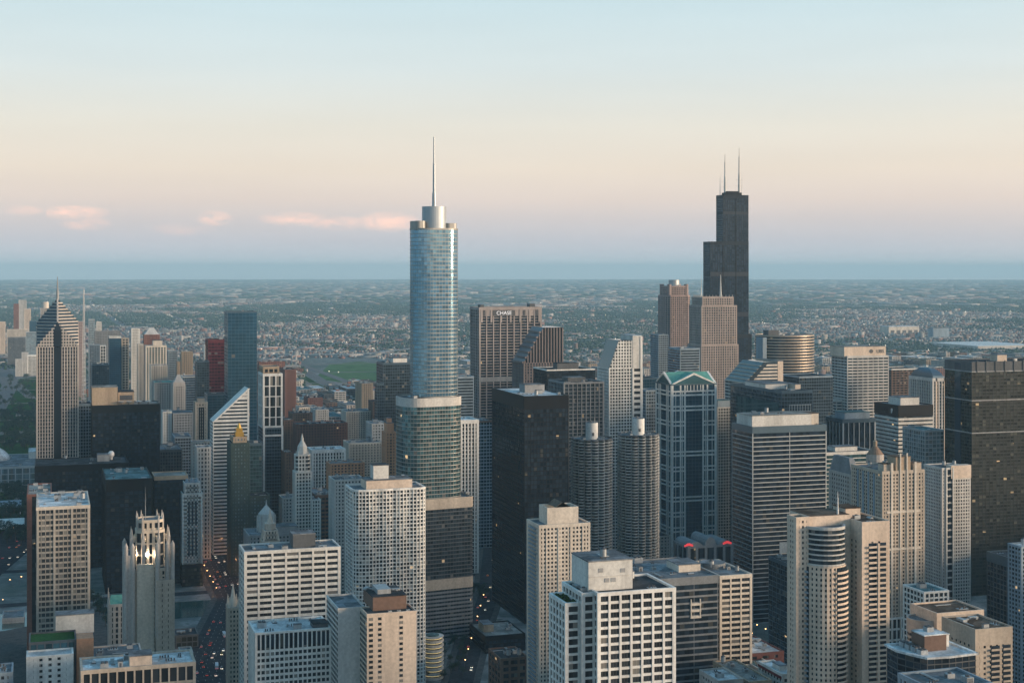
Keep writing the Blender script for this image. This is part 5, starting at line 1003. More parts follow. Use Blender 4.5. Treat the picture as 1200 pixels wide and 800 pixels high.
b = MB(); b.cyl(hx * .22, 0, H - 1, P(604), 8, n=8); [b.cyl(hx * .22 + 8.4 * math.cos(a * .785), 8.4 * math.sin(a * .785), H, P(606), .9, n=6) for a in range(8)]; b.cyl(hx * .22, 0, P(604), P(599), 7.6, 4, 14); b.cyl(hx * .22, 0, P(599), P(595), 4, 1.2, 12); b.cyl(hx * .22, 0, P(595), P(588), .9, .2, 6); b.build('belvedere', M['pale'], r)
# dark centre-left office blocks
r, hx, hy, H = tower('office_tower', 'black office slab with tan rooftop boxes and four white satellite dishes', 105, 108, 187, 475, 1640, 'dark_grid', d=45, fh=3.9, g='g_black', f='black', n=0, cap=9, rm='gravel', ph=[(0, .38, .2, .9, 19, 'tan', 'gravel'), (.39, .63, .3, .9, 13, 'tan', 'roof_dark', 'unit_dark')], ps=6)
for px in (142, 151, 163, 174): unit('dish', r, (hx - (px - 108) / 79 * 2 * hx, hy - 5, H - .9), math.pi, 2.2)
tower('office_tower', 'dark ribbed block with pale cluttered roof right of the satellite-dish slab', 186, 187, 213, 527, 1710, 'grey_vert', d=60, f='dkgrey', n=6, rm='roof_grey')
r, hx, hy, H = tower('office_tower', 'wide black low slab with small white radome, below the striped pyramid tower', 40, 41, 150, 546, 1520, 'dark_curtain', d=62, n=3, rm='roof_dark', g='g_black'); house(r, -hx * .62, -hx * .35, -8, 6, H - .9, H + 6, 'grey'); b = MB(); bmx = 5; [b.cyl(-hx * .66, 0, H + z0, H + z1, r0, r1, 14) for z0, z1, r0, r1 in ((0, 3, 1.6, 1.6), (3, 5, 2.4, 3.4), (5, 7.5, 3.4, 3.2), (7.5, 9.2, 3.2, 1.6))]; b.build('radome', M['mast_white'], r)
tower('office_tower', 'black square office tower with blue-grey roof, behind the gothic tower', 122, 124, 178, 562, 1410, 'dark_grid', d=88, n=9, f='black', g='g_black', rm='roof_teal', cap=12)
tower('office_tower', 'dark block with pale roof edge strip between the black square tower and limestone tower', 179, 181, 220, 558, 1450, 'dark_curtain', d=34, n=0, capm='tan', cap=4, rm='gravel')
# convention hall roof by the park, tents
r, hx, hy = place('exhibition_hall', 'exhibition hall', 'wide white-roofed glass hall at the edge of the park', -24, -24, 43, 2050, 150, yt=530); H = hz(548, 2050)
vol(r, rectp(-hx, hx, -hy, hy), 0, H, 'light_curtain', ps=9, pw=1.5, f='alu', fh=8, rm='roof_grey', cap=3); b = MB()
for i in range(6): a = i / 6; b.cyl(hx * .55, -hy * .3, H - 1 + 3 * i, H + 2 + 3 * i, 22 * math.cos(a * 1.3), 22 * math.cos((a + .166) * 1.3), 20)
b.build('vaulted_skylight', M['roof_white'], r); house(r, -hx + 2, -hx + 12, -hy + 10, -hy + 60, H - 1, H + 9, 'offwhite', 'roof_white'); units(r, -hx, hx, -hy, hy, H - .9, 6)
for px, py, s, lb in ((4, 600, 22, 'pale blue peaked event tent on the park plaza, upper one'), (8, 622, 20, 'white peaked event tent on the park plaza, lower one')):
    x, y = at(px, py); r = empty('tent', (x, y, 0)); tag(r, lb, 'tent'); FOOT.append((x - s, x + s, y - s, y + s, 1800, px - 15, px + 15, py - 12, 'tent')); b = MB(); b.prism(rectp(-s, s, -s, s), 6, 7); b.prism(rectp(-s, s, -s, s), 7, 15, top=rectp(-s, s, -1, 1)); b.build('canopy', M['white' if 'white' in lb else 'bluegrey'], r)
    for sx, sy in ((-1, -1), (1, -1), (1, 1), (-1, 1)): b = MB(); b.cyl(sx * (s - 1), sy * (s - 1), 0, 6, .5, n=6); b.build('leg', M['mast_white'], r)

tower('office_building', 'low dark podium block between the gothic tower and the avenue', 204, 206, 232, 744, 1205, 'dark_grid', cat='office building', d=22, n=4, g='g_bronze', fh=4, cap=2)
tower('office_building', 'low stone block with flat grey roof beside the avenue, below the limestone tower', 209, 212, 226, 765, 1140, 'punched_stone', cat='office building', d=20, n=3)
tower('parking_garage', 'low concrete parking deck at far left beside the parking plaza', 2, 3, 28, 724, 1290, 'pale_ribbon', cat='parking garage', d=30, n=0, fh=3.2, f='grey')

# ------------------------------------------------------------------ middle distance, each building measured on its own
def mid(label, xl, xc, xr, yt, Z, st, d=None, name='office_tower', **k): return tower(name, label, xl, xc, xr, yt, Z, st, d=d, cat=name.replace('_', ' '), **k)
# behind the spire tower and the black slab
mid('white tower of close vertical ribs between the spire tower and the black slab', 535, 537, 560, 492, 1500, 'white_vert', d=34, n=2)
mid('blue-grey ribbed block with brown end wall, right of the white vertical-ribbed tower', 558, 560, 577, 493, 1640, 'glassy_grey', d=40, n=2, capm='brown')
mid('low grey banded block left of the bank tower foot', 534, 536, 555, 441, 1930, 'grey_ribbon', d=30, f='bluegrey', n=2)
mid('grey-green mullioned tower with open top screen behind the black slab', 636, 661, 707, 448, 1500, 'white_vert', f='midgrey', g='g_dark', ps=4.6, pw=.9, pd=.7, fh=3.9, sh=.7, sd=.3, cap=2, n=4, ph=[(.25, .7, .4, .8, 3, 'dkgrey')], rm='roof_dark', d=46)
mid('dark flat block with long white roof edge behind the grey-green mullioned tower', 628, 641, 697, 433, 1720, 'dark_curtain', capm='white', cap=1.5, n=1, ph=[(.3, .75, .3, .6, 6, 'dkgrey', 'roof_dark')], d=50)
mid('dark glass block half hidden left of the spire tower', 442, 449, 482, 425, 1930, 'teal_curtain', g='g_dark', d=40, n=2, ph=[(.4, .9, .2, .7, 5, 'offwhite')])
mid('thin dark teal slab at the left edge of the dark glass block', 440, 442, 450, 449, 1890, 'teal_curtain', g='g_black', d=14, n=0)
mid('orange-lit terracotta tower with stepped top beside the spire tower', 448, 452, 464, 506, 1560, 'punched_peach', f='terracotta', d=18, n=0, ph=[(.15, .85, .15, .85, 9, 'terracotta'), (.3, .7, .3, .7, 14, 'terracotta')])  # terracotta wall colour also carries the orange light, no lamp here
mid('pale grey punched block left of the orange terracotta tower', 432, 436, 453, 496, 1750, 'punched_pale', d=34, n=2)
mid('brown-grey slab below the dark glass block', 434, 437, 451, 470, 2150, 'punched_brown', d=30, n=1)
# west of the gabled tower
mid('blue glass block between the white slope-shouldered tower and the gabled tower', 747, 752, 770, 443, 1800, 'blue_curtain', d=40, n=1); mid('grey slab with square balconies left of the gabled tower', 752, 757, 772, 457, 1690, 'glassy_grey', d=26, n=1)
mid('pale gridded block with sloping skylight right of the gabled tower', 838, 841, 857, 477, 1640, 'white_grid', d=30, n=0, f='pale', ph=[(.05, .95, .05, .6, 7, 'bluegrey', 'roof_teal')])
r, hx, hy, H = mid('dark teal glass block with big recessed panel and white roof plant', 856, 916, 952, 458, 1500, 'teal_curtain', g='g_dark', n=4, ph=[(.0, .75, .3, .7, 4, 'offwhite'), (.8, .98, .2, .6, 4, 'peach')], f='bluesteel')
b = MB(); 
for i in range(9): b.box(-hx * .9 + i * 3.1, -hx * .9 + i * 3.1 + .5, hy + .1, hy + .45, H - 60, H - 14)
for i in range(8): b.box(-hx * .9, -hx * .9 + 25, hy + .1, hy + .5, H - 60 + i * 6.4, H - 59.4 + i * 6.4)
b.build('lattice_screen', M['alu'], r); b = MB(); b.box(hx - .1, hx + .3, -hy * .75, hy * .9, H - 62, H - 13); b.build('glass_panel', M['g_teal'], r)
mid('dark teal block with flat lid roof below the gold banded drum', 932, 937, 976, 441, 1790, 'teal_curtain', g='g_black', capm='bluegrey', cap=2, d=50, n=1)
# banded drum
Z = 2010; x, y = atz(934, Z); r = empty('round_tower', (x, y - 36, 0)); tag(r, 'broad curved tower with gold and bronze bands on the right', 'round tower'); FOOT.append((x - 44, x + 44, y - 80, y + 4, Z - 5, 898, 970, 391, 'drum')); H = hz(393, Z)
style('drum', f='gold', g='g_black', ps=6, pw=0, fh=4.0, sh=1.7, sd=.5, cap=2, smooth=1, rm='roof_grey'); solid('goldband', (.42, .35, .28), .42, .3, .1); dr = [(42 * math.cos(R(a)), 36 * math.sin(R(a))) for a in range(0, 360, 6)]
vol(r, dr, 0, H, 'drum', f='goldband'); units(r, -26, 26, -20, 20, H - .9, 6); house(r, 14, 30, -6, 10, H - 1, H + 6, 'dkgrey')
b = MB(); b.box(39, 45, 2, 22, 0, H - 3); b.build('stair_tower', M['bluegrey'], r)
r, hx, hy, H = mid('banded grey tower with pale peach header box carrying dark lettering', 975, 993, 1041, 417, 1900, 'pale_ribbon', ps=7.4, pw=.7, pd=.45, f='pale', n=0, name='skyscraper'); house(r, -hx + 3, hx + 4, -hy + 2, hy - 1, H - 1, H + 11.5, 'peach', 'gravel', 'header_box')
text(r, 'UBS', 6.5, (-hx * .62, hy - .75, H + 3.2), 'unit_dark')
b = MB(); b.cyl(0, 0, 0, .3, 2.6, n=14); o = b.build('emblem', M['unit_dark'], r, (-hx * .18, hy - .8, H + 5.6)); o.rotation_euler = (R(-90), 0, 0)
vol(r, rectp(hx + .4, hx + 9, -hy - 6, hy - 12), 0, H - 58, 'pale_ribbon')
mid('brown gridded block behind the dome-roofed tower', 1041, 1045, 1078, 432, 2160, 'punched_brown', ps=7, pw=1.2, sh=1.2, d=40, n=1, capm='offwhite')
r, hx, hy, H = mid('pale tower with dark blue domed hip roof on the right', 1066, 1093, 1107, 443, 1830, 'white_vert', f='pale', g='g_dark', ps=4, fh=4, sh=.7, roof=False, n=0, name='skyscraper'); b = MB()
pr = rectp(-hx + 1, hx - 1, -hy + 1, hy - 1)
for i in range(5):
    f0, f1 = math.cos(i / 5 * 1.35), math.cos((i + 1) / 5 * 1.35); z0, z1 = H - 1 + 13 * math.sin(i / 5 * 1.35), H - 1 + 13 * math.sin((i + 1) / 5 * 1.35); b.prism([(x * f0, y * f0) for x, y in pr], z0, z1, top=[(x * f1, y * f1) for x, y in pr])
b.build('dome', M['bluesteel'], r); b = MB(); b.box(-hx - .4, -hx + 1.5, hy - .1, hy + 1, 0, H); b.box(hx - 6, hx - 4, hy - .1, hy + 1, 0, H); b.build('cream_pier', M['peach'], r)
mid('black tower with bright vertical fins below the lettered banded tower', 969, 988, 1025, 491, 1500, 'white_vert', f='alu', g='g_black', ps=6.2, pw=.7, pd=.8, sh=0, capm='bluesteel', n=2, ph=[(.1, .9, .1, .7, 6, 'bluegrey', 'roof_teal')], rm='roof_dark')
r, hx, hy, H = mid('white banded block with broad black top storey and white emblem', 1025, 1053, 1093, 475, 1560, 'pale_ribbon', f='offwhite', ps=40, pw=0, fh=4.2, sh=2.6, cap=12, capm='black', n=2, ph=[(.2, .75, .2, .7, 7, 'offwhite')])
b = MB(); b.cyl(0, 0, 0, .4, 1.7, n=14); o = b.build('emblem', M['mast_white'], r, (hx + .6, hy - 12, H - 5.6)); o.rotation_euler = (0, R(90), 0); b = MB(); b.cyl(0, 0, 0, .4, 1.2, n=12); o = b.build('emblem', M['mast_white'], r, (hx + .6, hy - 12.4, H - 8)); o.rotation_euler = (0, R(90), 0)
mid('pale blue glass cube with gridded east front right of the white banded block', 1058, 1084, 1106, 504, 1440, 'light_curtain', n=3, ps=4, cap=2)
mid('grey-green roofed striped block behind the bay-window beige tower', 955, 968, 1026, 530, 1380, 'teal_curtain', f='offwhite', ps=40, sh=.9, d=36, n=1, ph=[(.3, .75, .3, .7, 3, 'offwhite')])
r, hx, hy, H = mid('grey stone block with steep slate mansard roof', 972, 998, 1010, 556, 1230, 'punched_stone', f='stone', n=0, roof=False); b = MB(); b.prism(rectp(-hx, hx, -hy, hy), H - 1, H + 13, top=rectp(-hx * .25, hx * .6, -hy * .8, hy * .6)); b.build('mansard_roof', M['midgrey'], r)
Z = 1330; x, y = atz(1031, Z); r = empty('round_tower', (x, y - 8, 0)); tag(r, 'small tan conical cupola with lantern behind the ribbed peach tower', 'tower'); FOOT.append((x - 9, x + 9, y - 17, y + 1, Z, 1021, 1041, 519, 'cup')); b = MB(); b.cyl(0, 0, 0, hz(533, Z), 8, n=16); b.build('shaft', M['stone'], r); b = MB(); b.cyl(0, 0, hz(533, Z), hz(524, Z), 7.6, 2.2, 16); solid('cone_tile', (.24, .16, .11)); b.build('cone_roof', M['cone_tile'], r); b = MB(); b.cyl(0, 0, hz(524, Z), hz(518, Z), 1.9, n=10); b.cyl(0, 0, hz(518, Z), hz(516, Z), 2.2, .3, 10); b.build('lantern', M['tan'], r)
# left of centre: loop and south loop
mid('blue glass tower with reflective panes, tallest left of the spire tower', 264, 267, 301, 365, 1900, 'blue_curtain', d=38, n=2, name='skyscraper', ps=4.5, fh=4.5)
mid('dark red steel office slab beside the blue glass tower', 242, 244, 266, 398, 2180, 'red_curtain', d=40, n=1, name='skyscraper', fh=4.6, ps=5)
mid('dark blue glass slab in front of the red slab', 229, 231, 245, 423, 2120, 'blue_curtain', g='g_dark', d=30, n=1)
mid('blue-grey glass base block under the red slab', 241, 243, 266, 462, 1960, 'blue_curtain', ps=7, d=36, n=1)
r, hx, hy, H = mid('tan deco tower with arched top and dark centre strip', 226, 229, 243, 471, 1680, 'punched_stone', f='sandstone', d=18, n=0, ph=[(.2, .8, .2, .8, 4, 'sandstone')]); b = MB(); [b.box(x - .7, x + .7, hy - .1, hy + .6, 20, H - 6) for x in (-2.4, 0, 2.4)]; b.build('window_stripe', M['g_black'], r)
mid('tan stepped base block below the tan deco tower', 223, 225, 250, 517, 1650, 'punched_stone', d=14, n=1, f='stone')
mid('pale narrow block with paired windows in front of the tan deco tower', 227, 231, 247, 524, 1575, 'punched_pale', d=24, n=1, fh=4.5)
r, hx, hy, H = mid('grey stone tower with stepped pyramid top and columned loggia', 199, 203, 217, 451, 2080, 'punched_stone', f='stone', d=26, n=0); b = MB(); b.prism(rectp(-hx, hx, -hy, hy), H - 1, H + 4); b.prism(rectp(-hx * .8, hx * .8, -hy * .8, hy * .8), H + 4, H + 14, top=rectp(-1.5, 1.5, -1.5, 1.5)); b.build('pyramid_roof', M['stone'], r)
mid('flat-lidded blue-grey glass block behind the stepped stone tower', 212, 214, 231, 441, 2300, 'glassy_grey', d=36, n=1, capm='offwhite')
mid('grey office block with banded arcade under the stepped stone tower', 200, 203, 226, 484, 1900, 'punched_pale', f='grey', d=40, n=3)
mid('narrow pale slab behind the dark ribbed block', 188, 191, 201, 482, 1900, 'punched_pale', d=24, n=1, f='offwhite'); mid('grey block stepping down beside the avenue canyon', 201, 205, 224, 512, 1800, 'glassy_grey', d=50, n=3)
mid('narrow bluish block left of the limestone avenue tower', 195, 197, 206, 583, 1560, 'glassy_grey', d=20, n=1)
mid('cream and glass twin-shaft apartment tower', 168, 171, 195, 405, 2450, 'herit', f='cream', fh=3.2, sh=.6, ps=5, g='g_teal', d=30, n=1, ph=[(.35, .8, .1, .8, 8, 'cream')])
mid('low cream block at the foot of the cream twin-shaft tower', 174, 177, 196, 428, 2330, 'punched_cream', d=36, n=2); mid('mixed grey block with green copper roof near the cream tower foot', 178, 181, 203, 448, 2200, 'punched_pale', d=40, n=2, rm='copper_green', f='stone'); mid('narrow cream slab left of the cream twin-shaft tower', 160, 162, 168, 403, 2700, 'punched_cream', d=30, n=0)
r, hx, hy, H = mid('brown tower with pale pyramid roof behind the cream twin-shaft tower', 167, 169, 187, 392, 3000, 'punched_brick', d=30, n=0); b = MB(); b.prism(rectp(-hx, hx, -hy, hy), H - 1, H + 13, top=rectp(-hx * .3, hx * .3, -hy * .3, hy * .3)); b.build('pyramid_roof', M['pale'], r)
mid('pale slim residential tower left of the brown pyramid-roofed tower', 152, 154, 164, 385, 3300, 'punched_pale', d=25, n=1, f='offwhite')
mid('dark blue glass slab tower with light roof edge', 126, 128, 142, 394, 2720, 'blue_curtain', g='g_blue', d=30, n=0, capm='offwhite', cap=4); mid('tan gridded tower attached right of the dark blue slab tower', 142, 142.6, 151, 396, 2735, 'punched_tan', d=30, n=0, fh=5, ps=6, f='sandstone')
mid('tan twin slab apartment block south of the loop', 211, 213, 226, 412, 2900, 'punched_tan', d=24, n=1); mid('dull brown block left of the tan twin slab', 207, 208, 213, 424, 2950, 'punched_tan', d=24, n=0); mid('blue-grey glass block left of the tan twin slab', 195, 197, 208, 411, 3100, 'glassy_grey', d=30, n=1); mid('thin white slab left of the dark red slab', 239, 240, 244, 404, 3200, 'punched_pale', d=20, n=0, f='white')
mid('wide grey-purple slab behind the dark blue slab tower', 109, 111, 141, 388, 3200, 'punched_pale', f='midgrey', d=24, n=1); mid('glass tower right of the lattice antenna', 103, 104, 111, 374, 3400, 'light_curtain', d=24, n=0); mid('pale ribbed tower beside the glass tower near the antenna', 112, 113, 119, 377, 3650, 'punched_pale', d=24, n=0)
mid('blue-grey block below the wide grey-purple slab', 104, 105, 117, 404, 2850, 'glassy_grey', d=26, n=1); mid('white framed block touching the blue-grey block', 117, 117.6, 124, 405, 2860, 'white_grid', d=26, n=0, fh=6, ps=6); mid('low dark blue block below the white framed block', 106, 108, 128, 427, 2500, 'blue_curtain', g='g_dark', d=40, n=2)
mid('pink slab right of the striped pyramid tower', 91, 92, 98, 377, 3500, 'punched_brick', d=24, n=0, f='pinkstone')
r, hx, hy, H = mid('tower with round cream drum top left of the striped pyramid tower', 47, 47.5, 58, 361, 5000, 'punched_pale', f='stone', d=26, n=0); b = MB(); b.cyl(0, 0, H - 1, H + 21, hx * .85, n=18); b.build('drum', M['cream'], r)
for a in (('dark blue slab left of the drum-topped tower', 34, 34.5, 45, 376, 4900, 'blue_curtain'), ('light glass tower left of the striped pyramid tower', 30, 30.5, 42, 389, 4650, 'light_curtain'), ('wide brown glass block at the far left', 9, 9, 30, 395, 4760, 'grey_vert'), ('striped grey block at the left foot of the striped pyramid tower', 32, 32.5, 44, 416, 4330, 'white_vert'),
          ('pale stone block left of the striped grey block', 25, 25.5, 33, 413, 4420, 'punched_pale'), ('pink far tower, leftmost on the horizon', -2, -2, 6, 377, 5300, 'punched_peach'), ('pale far slab tower, left of the drum-topped tower', 22, 22, 31, 351.5, 6200, 'punched_pale'), ('white-pink far tower with dark door slot', 28.5, 28.6, 36, 362, 5800, 'punched_peach'),
          ('reddish far tower, left of the pale far slab', 16, 16, 22, 356, 6000, 'punched_brick'), ('low white block left of the pale stone block', 18, 18, 27, 421, 4300, 'punched_pale'), ('long low pale hall below the wide brown glass block', 8, 8, 34, 386, 5400, 'punched_cream')):
    mid(a[0], *a[1:7], d=26, n=0)
for a in (('brown brick mill block right of the cream framed tower', 329, 334, 347, 433, 2550, 'punched_brick', 70), ('pale long shed roof right of the blue glass tower', 302, 304, 334, 424, 3000, 'punched_brick', 30), ('tan and grey block with penthouse beside the rail field', 413, 424, 437, 449, 2750, 'punched_tan', 60),
          ('cream grid block with many windows left of the dark glass block', 402, 406, 436, 482, 2150, 'punched_cream', 40), ('long dark brick block with rows of windows', 345, 348, 407, 497, 1980, 'punched_brick', 34), ('brown brick block left of the long dark brick block', 340, 343, 366, 484, 2250, 'punched_brown', 40),
          ('pale classical block with green glass roof', 366, 370, 385, 480, 2330, 'punched_pale', 50), ('pale low block left of the classical block', 348, 351, 372, 477, 2480, 'punched_cream', 40), ('dark block under the cream framed tower right side', 330, 333, 344, 492, 2050, 'punched_brown', 40), ('red roofed low block near the rail field', 357, 361, 378, 466, 2900, 'punched_brick', 50),
          ('grey columned block with white roof right of the slim white gothic tower', 362, 366, 404, 527, 1640, 'white_vert', 30), ('tan gridded long block behind the white grid apartments', 406, 409, 448, 519, 1720, 'punched_cream', 34), ('brick red block with arched windows and lower wing', 383, 387, 427, 543, 1570, 'punched_peach', 22),
          ('brown octagon-roofed ribbon block beside the slim white gothic tower', 365, 370, 392, 580, 1470, 'pale_ribbon', 50), ('dark ribbon wing right of the octagon-roofed block', 391, 393, 405, 583, 1480, 'pale_ribbon', 50), ('pale low block behind the white grid apartments corner', 388, 392, 427, 562, 1420, 'punched_pale', 30), ('brown brick slab right of the black portal tower', 331, 334, 342, 530, 1640, 'punched_brown', 30), ('white low block at the foot of the slim white gothic tower', 328, 331, 346, 583, 1520, 'punched_pale', 24)):
    mid(a[0], *a[1:7], d=a[7], name='office_building', **(dict(f='brown') if 'brown' in a[0] and a[6] == 'pale_ribbon' or 'dark ribbon' in a[0] else dict(f='terracotta') if 'arched' in a[0] else {}))
x, y = atz(1150, 5900); r = empty('warehouse', (x, y, 0)); tag(r, 'long pale warehouse with huge white roof at far right', 'warehouse'); b = MB(); b.box(-150, 130, -160, 160, 0, 15); b.build('wall', M['pale'], r); b = MB(); b.box(-152, 132, -162, 162, 15.1, 17); b.build('roof', M['white'], r)
x, y = atz(1054, 7200); r = empty('hall', (x, y, 0)); tag(r, 'long pale hall with row of dark arches at far right', 'hall'); b = MB(); b.box(-85, 85, -40, 40, 0, 36); b.build('wall', M['cream'], r); b = MB(); [b.box(-78 + 33 * i, -58 + 33 * i, 39.9, 40.6, 2, 20) for i in range(5)]; b.build('arch', M['unit_dark'], r); b = MB(); b.box(-87, 87, -42, 42, 36.1, 39); b.build('roof', M['roof_white'], r)
x, y = atz(1100, 6700); tag(r := empty('office_tower', (x, y, 0)), 'blue-grey slab standing alone right of the arched far hall', 'office tower'); b = MB(); b.box(-42, 42, -20, 20, 0, 48); b.build('wall', M['bluegrey'], r); b = MB(); b.box(-42.5, 42.5, -20.5, 20.5, 48.1, 50); b.build('roof', M['roof_grey'], r)

# ------------------------------------------------------------------ infill blocks of the near city, each a thing, kept only where something of it shows
G = random.Random(77)
def hidden(px0, px1, py, Z, ignore=0):
    n = 0
    for q in (.1, .3, .5, .7, .9):
        px = px0 + (px1 - px0) * q
        if not (-30 < px < 1230) or py > 808: n += 1; continue
        if any(f[5] <= px <= f[6] and f[7] <= py and f[4] < Z - 3 for f in FOOT): n += 1
    return n >= 5
def clash(x0, x1, y0, y1):
    for f in FOOT:
        if x0 < f[1] + 6 and x1 > f[0] - 6 and y0 < f[3] + 6 and y1 > f[2] - 6: return True
    if y1 > -1412 and y0 < -1332: return True
    for (ax, ay), (bx, by) in list(zip(AVE, AVE[1:])) + list(zip(WAB, WAB[1:])):
        for q in range(9):
            px, py = ax + (bx - ax) * q / 8, ay + (by - ay) * q / 8
            if x0 - 25 < px < x1 + 25 and y0 - (60 if abs(by - ay) > 500 else 20) < py < y1 + (60 if abs(by - ay) > 500 else 20): return True
    if x1 > -216 and x0 < -128 and y1 < -1380: return True
    cx, cy = (x0 + x1) / 2, (y0 + y1) / 2; p = proj(cx, cy, 0)
    if p[0] < 70 and p[1] > 436: return True
    if 350 < p[0] < 456 and 422 < p[1] < 456 and p[2] > 2500: return True
    if x0 > -60 and cy > -2600: return True
    return False
WORDS = {'punched_brick': 'red-brown brick', 'punched_brown': 'dark brown brick', 'punched_tan': 'tan brick', 'punched_pale': 'pale grey', 'punched_stone': 'grey stone', 'punched_cream': 'cream', 'grey_ribbon': 'grey banded', 'glassy_grey': 'blue-grey glass', 'dark_grid': 'dark glass', 'white_grid': 'white gridded', 'pale_ribbon': 'pale banded'}
ROOFS = {'roof_grey': 'grey', 'roof_dark': 'dark', 'roof_white': 'white', 'roof_brown': 'brown', 'gravel': 'gravel', 'roof_teal': 'blue-green'}
ANCH = {'spire tower': (507, 420), 'striped pyramid tower': (67, 450), 'red slab': (254, 430), 'blue glass tower': (283, 420), 'diamond-topped tower': (270, 500), 'cream framed tower': (317, 470), 'slim white gothic tower': (355, 550), 'white grid apartments': (455, 650), 'bank tower': (598, 430), 'black slab': (640, 580), 'corncob towers': (720, 580), 'gabled tower': (805, 540), 'antenna tower': (852, 330), 'gold banded drum': (934, 420), 'lettered banded tower': (1010, 440), 'dome-roofed tower': (1087, 470), 'bay-window beige tower': (985, 680), 'huge dark glass slab': (1160, 500), 'dark banded tower': (925, 600), 'satellite-dish slab': (147, 510), 'limestone avenue tower': (225, 630), 'gothic tower': (175, 690), 'rail field': (405, 437), 'cream twin-shaft tower': (182, 430), 'grey ribbon block': (800, 720), 'white ribbon block': (340, 700), 'brown ribbed tower': (636, 430), 'white slope-shouldered tower': (728, 450), 'ribbed peach tower': (1050, 640), 'dark brick block': (375, 510), 'drum-topped tower': (52, 375)}
SEEN_L = set(); ORD = ['', 'second ', 'third ', 'fourth ', 'fifth ', 'sixth ', 'seventh ', 'eighth ', 'ninth ', 'tenth ']
def autolabel(word, h, w, roof, px, py, kind='building'):
    size = ('low ' if h < 16 else 'mid-height ' if h < 32 else 'tall '); wd = 'broad ' if w > 45 else 'narrow ' if w < 24 else ''
    an = sorted(ANCH.items(), key=lambda a: (a[1][0] - px) ** 2 + .6 * (a[1][1] - py) ** 2)
    for k, (n, (ax, ay)) in enumerate(an[:8]):
        rel = ('left of' if px < ax else 'right of') if abs(px - ax) > 14 else ('behind' if py < ay else 'below')
        far = 'far ' if abs(px - ax) > 70 else 'just ' if rel[0] in 'lr' else ''
        for l in (f'{size}{wd}{word} {kind} with {roof} roof, {far}{rel} the {n}',):
            if l not in SEEN_L: SEEN_L.add(l); return l
    n0, n1 = an[0], an[1]
    for o in ORD[1:]:
        l = f'{o}{size}{wd}{word} {kind} with {roof} roof between the {n0[0]} and the {n1[0]}'
        if len(l.split()) <= 16 and l not in SEEN_L: SEEN_L.add(l); return l
    return l
cand = []
for ix in range(-26, 4):
    for iy in range(0, 24):
        bx, by = -10 - 131 * -ix * 1.0, -1450 - 128 * iy
        bx = -36 + 131 * ix; n = G.choice((2, 3, 3, 4)); cut = [0] + sorted(G.uniform(.25, .75) if n == 2 else (i + G.uniform(-.12, .12)) / n for i in range(1, n)) + [1]
        for a, c in zip(cut, cut[1:]):
            ns = G.choice((1, 1, 2))
            for q in range(ns):
                x0, x1 = bx - 108 + 104 * a + .4, bx - 108 + 104 * c - .4; y0, y1 = by - 104 + 104 * q / ns + .4, by - 104 + 104 * (q + 1) / ns - .4
                if x1 - x0 < 12: continue
                Z = -((y0 + y1) / 2) * .953; core = Z < 2700
                h = G.choice((14, 18, 22, 28, 34, 40, 52)) * G.uniform(.85, 1.15) if core else G.choice((7, 9, 11, 14, 18, 26)) * G.uniform(.85, 1.2)
                cand.append((x0, x1, y0, y1, h))
num = 0; keep = []
for x0, x1, y0, y1, h in sorted(cand, key=lambda c: -c[3]):
    p0 = proj(x1, y1, h); p1 = proj(x0, y1, h); pz = p0[2]
    if pz < 1250 or p0[0] > 1215 or p1[0] < -15 or clash(x0, x1, y0, y1): continue
    yb = proj((x0 + x1) / 2, y0, h)[1]
    if hidden(p0[0], p1[0], p0[1], pz) and hidden(p0[0], p1[0], yb + .5, pz): continue
    keep.append((x0, x1, y0, y1, h, p0, p1, pz))
STY = ['punched_brick', 'punched_brown', 'punched_tan', 'punched_pale', 'punched_stone', 'punched_cream', 'grey_ribbon', 'glassy_grey', 'dark_grid', 'white_grid', 'pale_ribbon', 'punched_brick', 'punched_stone']
print('infill', len(keep))
for x0, x1, y0, y1, h, p0, p1, pz in keep[:290]:
    st = G.choice(STY); rm = G.choice(['roof_grey', 'roof_dark', 'roof_white', 'roof_brown', 'gravel', 'roof_grey', 'roof_teal', 'roof_white'])
    r = empty('city_building', ((x0 + x1) / 2, (y0 + y1) / 2, 0)); hx, hy = (x1 - x0) / 2, (y1 - y0) / 2
    tag(r, autolabel(WORDS[st], h, x1 - x0, ROOFS[rm], (p0[0] + p1[0]) / 2, p0[1]), 'building', 'low city buildings between the towers')
    k = {} if pz < 2400 else dict(ps=7, pw=2.6, fh=4.6, sh=2.0) if 'punched' in st else dict(ps=8, fh=5)
    vol(r, rectp(-hx, hx, -hy, hy), 0, h, st, rm=rm, cap=1.6, **k)
    if G.random() < .7: q = G.uniform(-.4, .3); house(r, hx * q - 4, hx * q + 4, -hy * .5, -hy * .5 + 8, h - 1, h + G.uniform(2.5, 5), G.choice(['brick', 'stone', 'offwhite', 'dkgrey']), 'roof_grey')
    units(r, -hx, hx, -hy, hy, h - .9, 2 if pz < 2400 else 1)

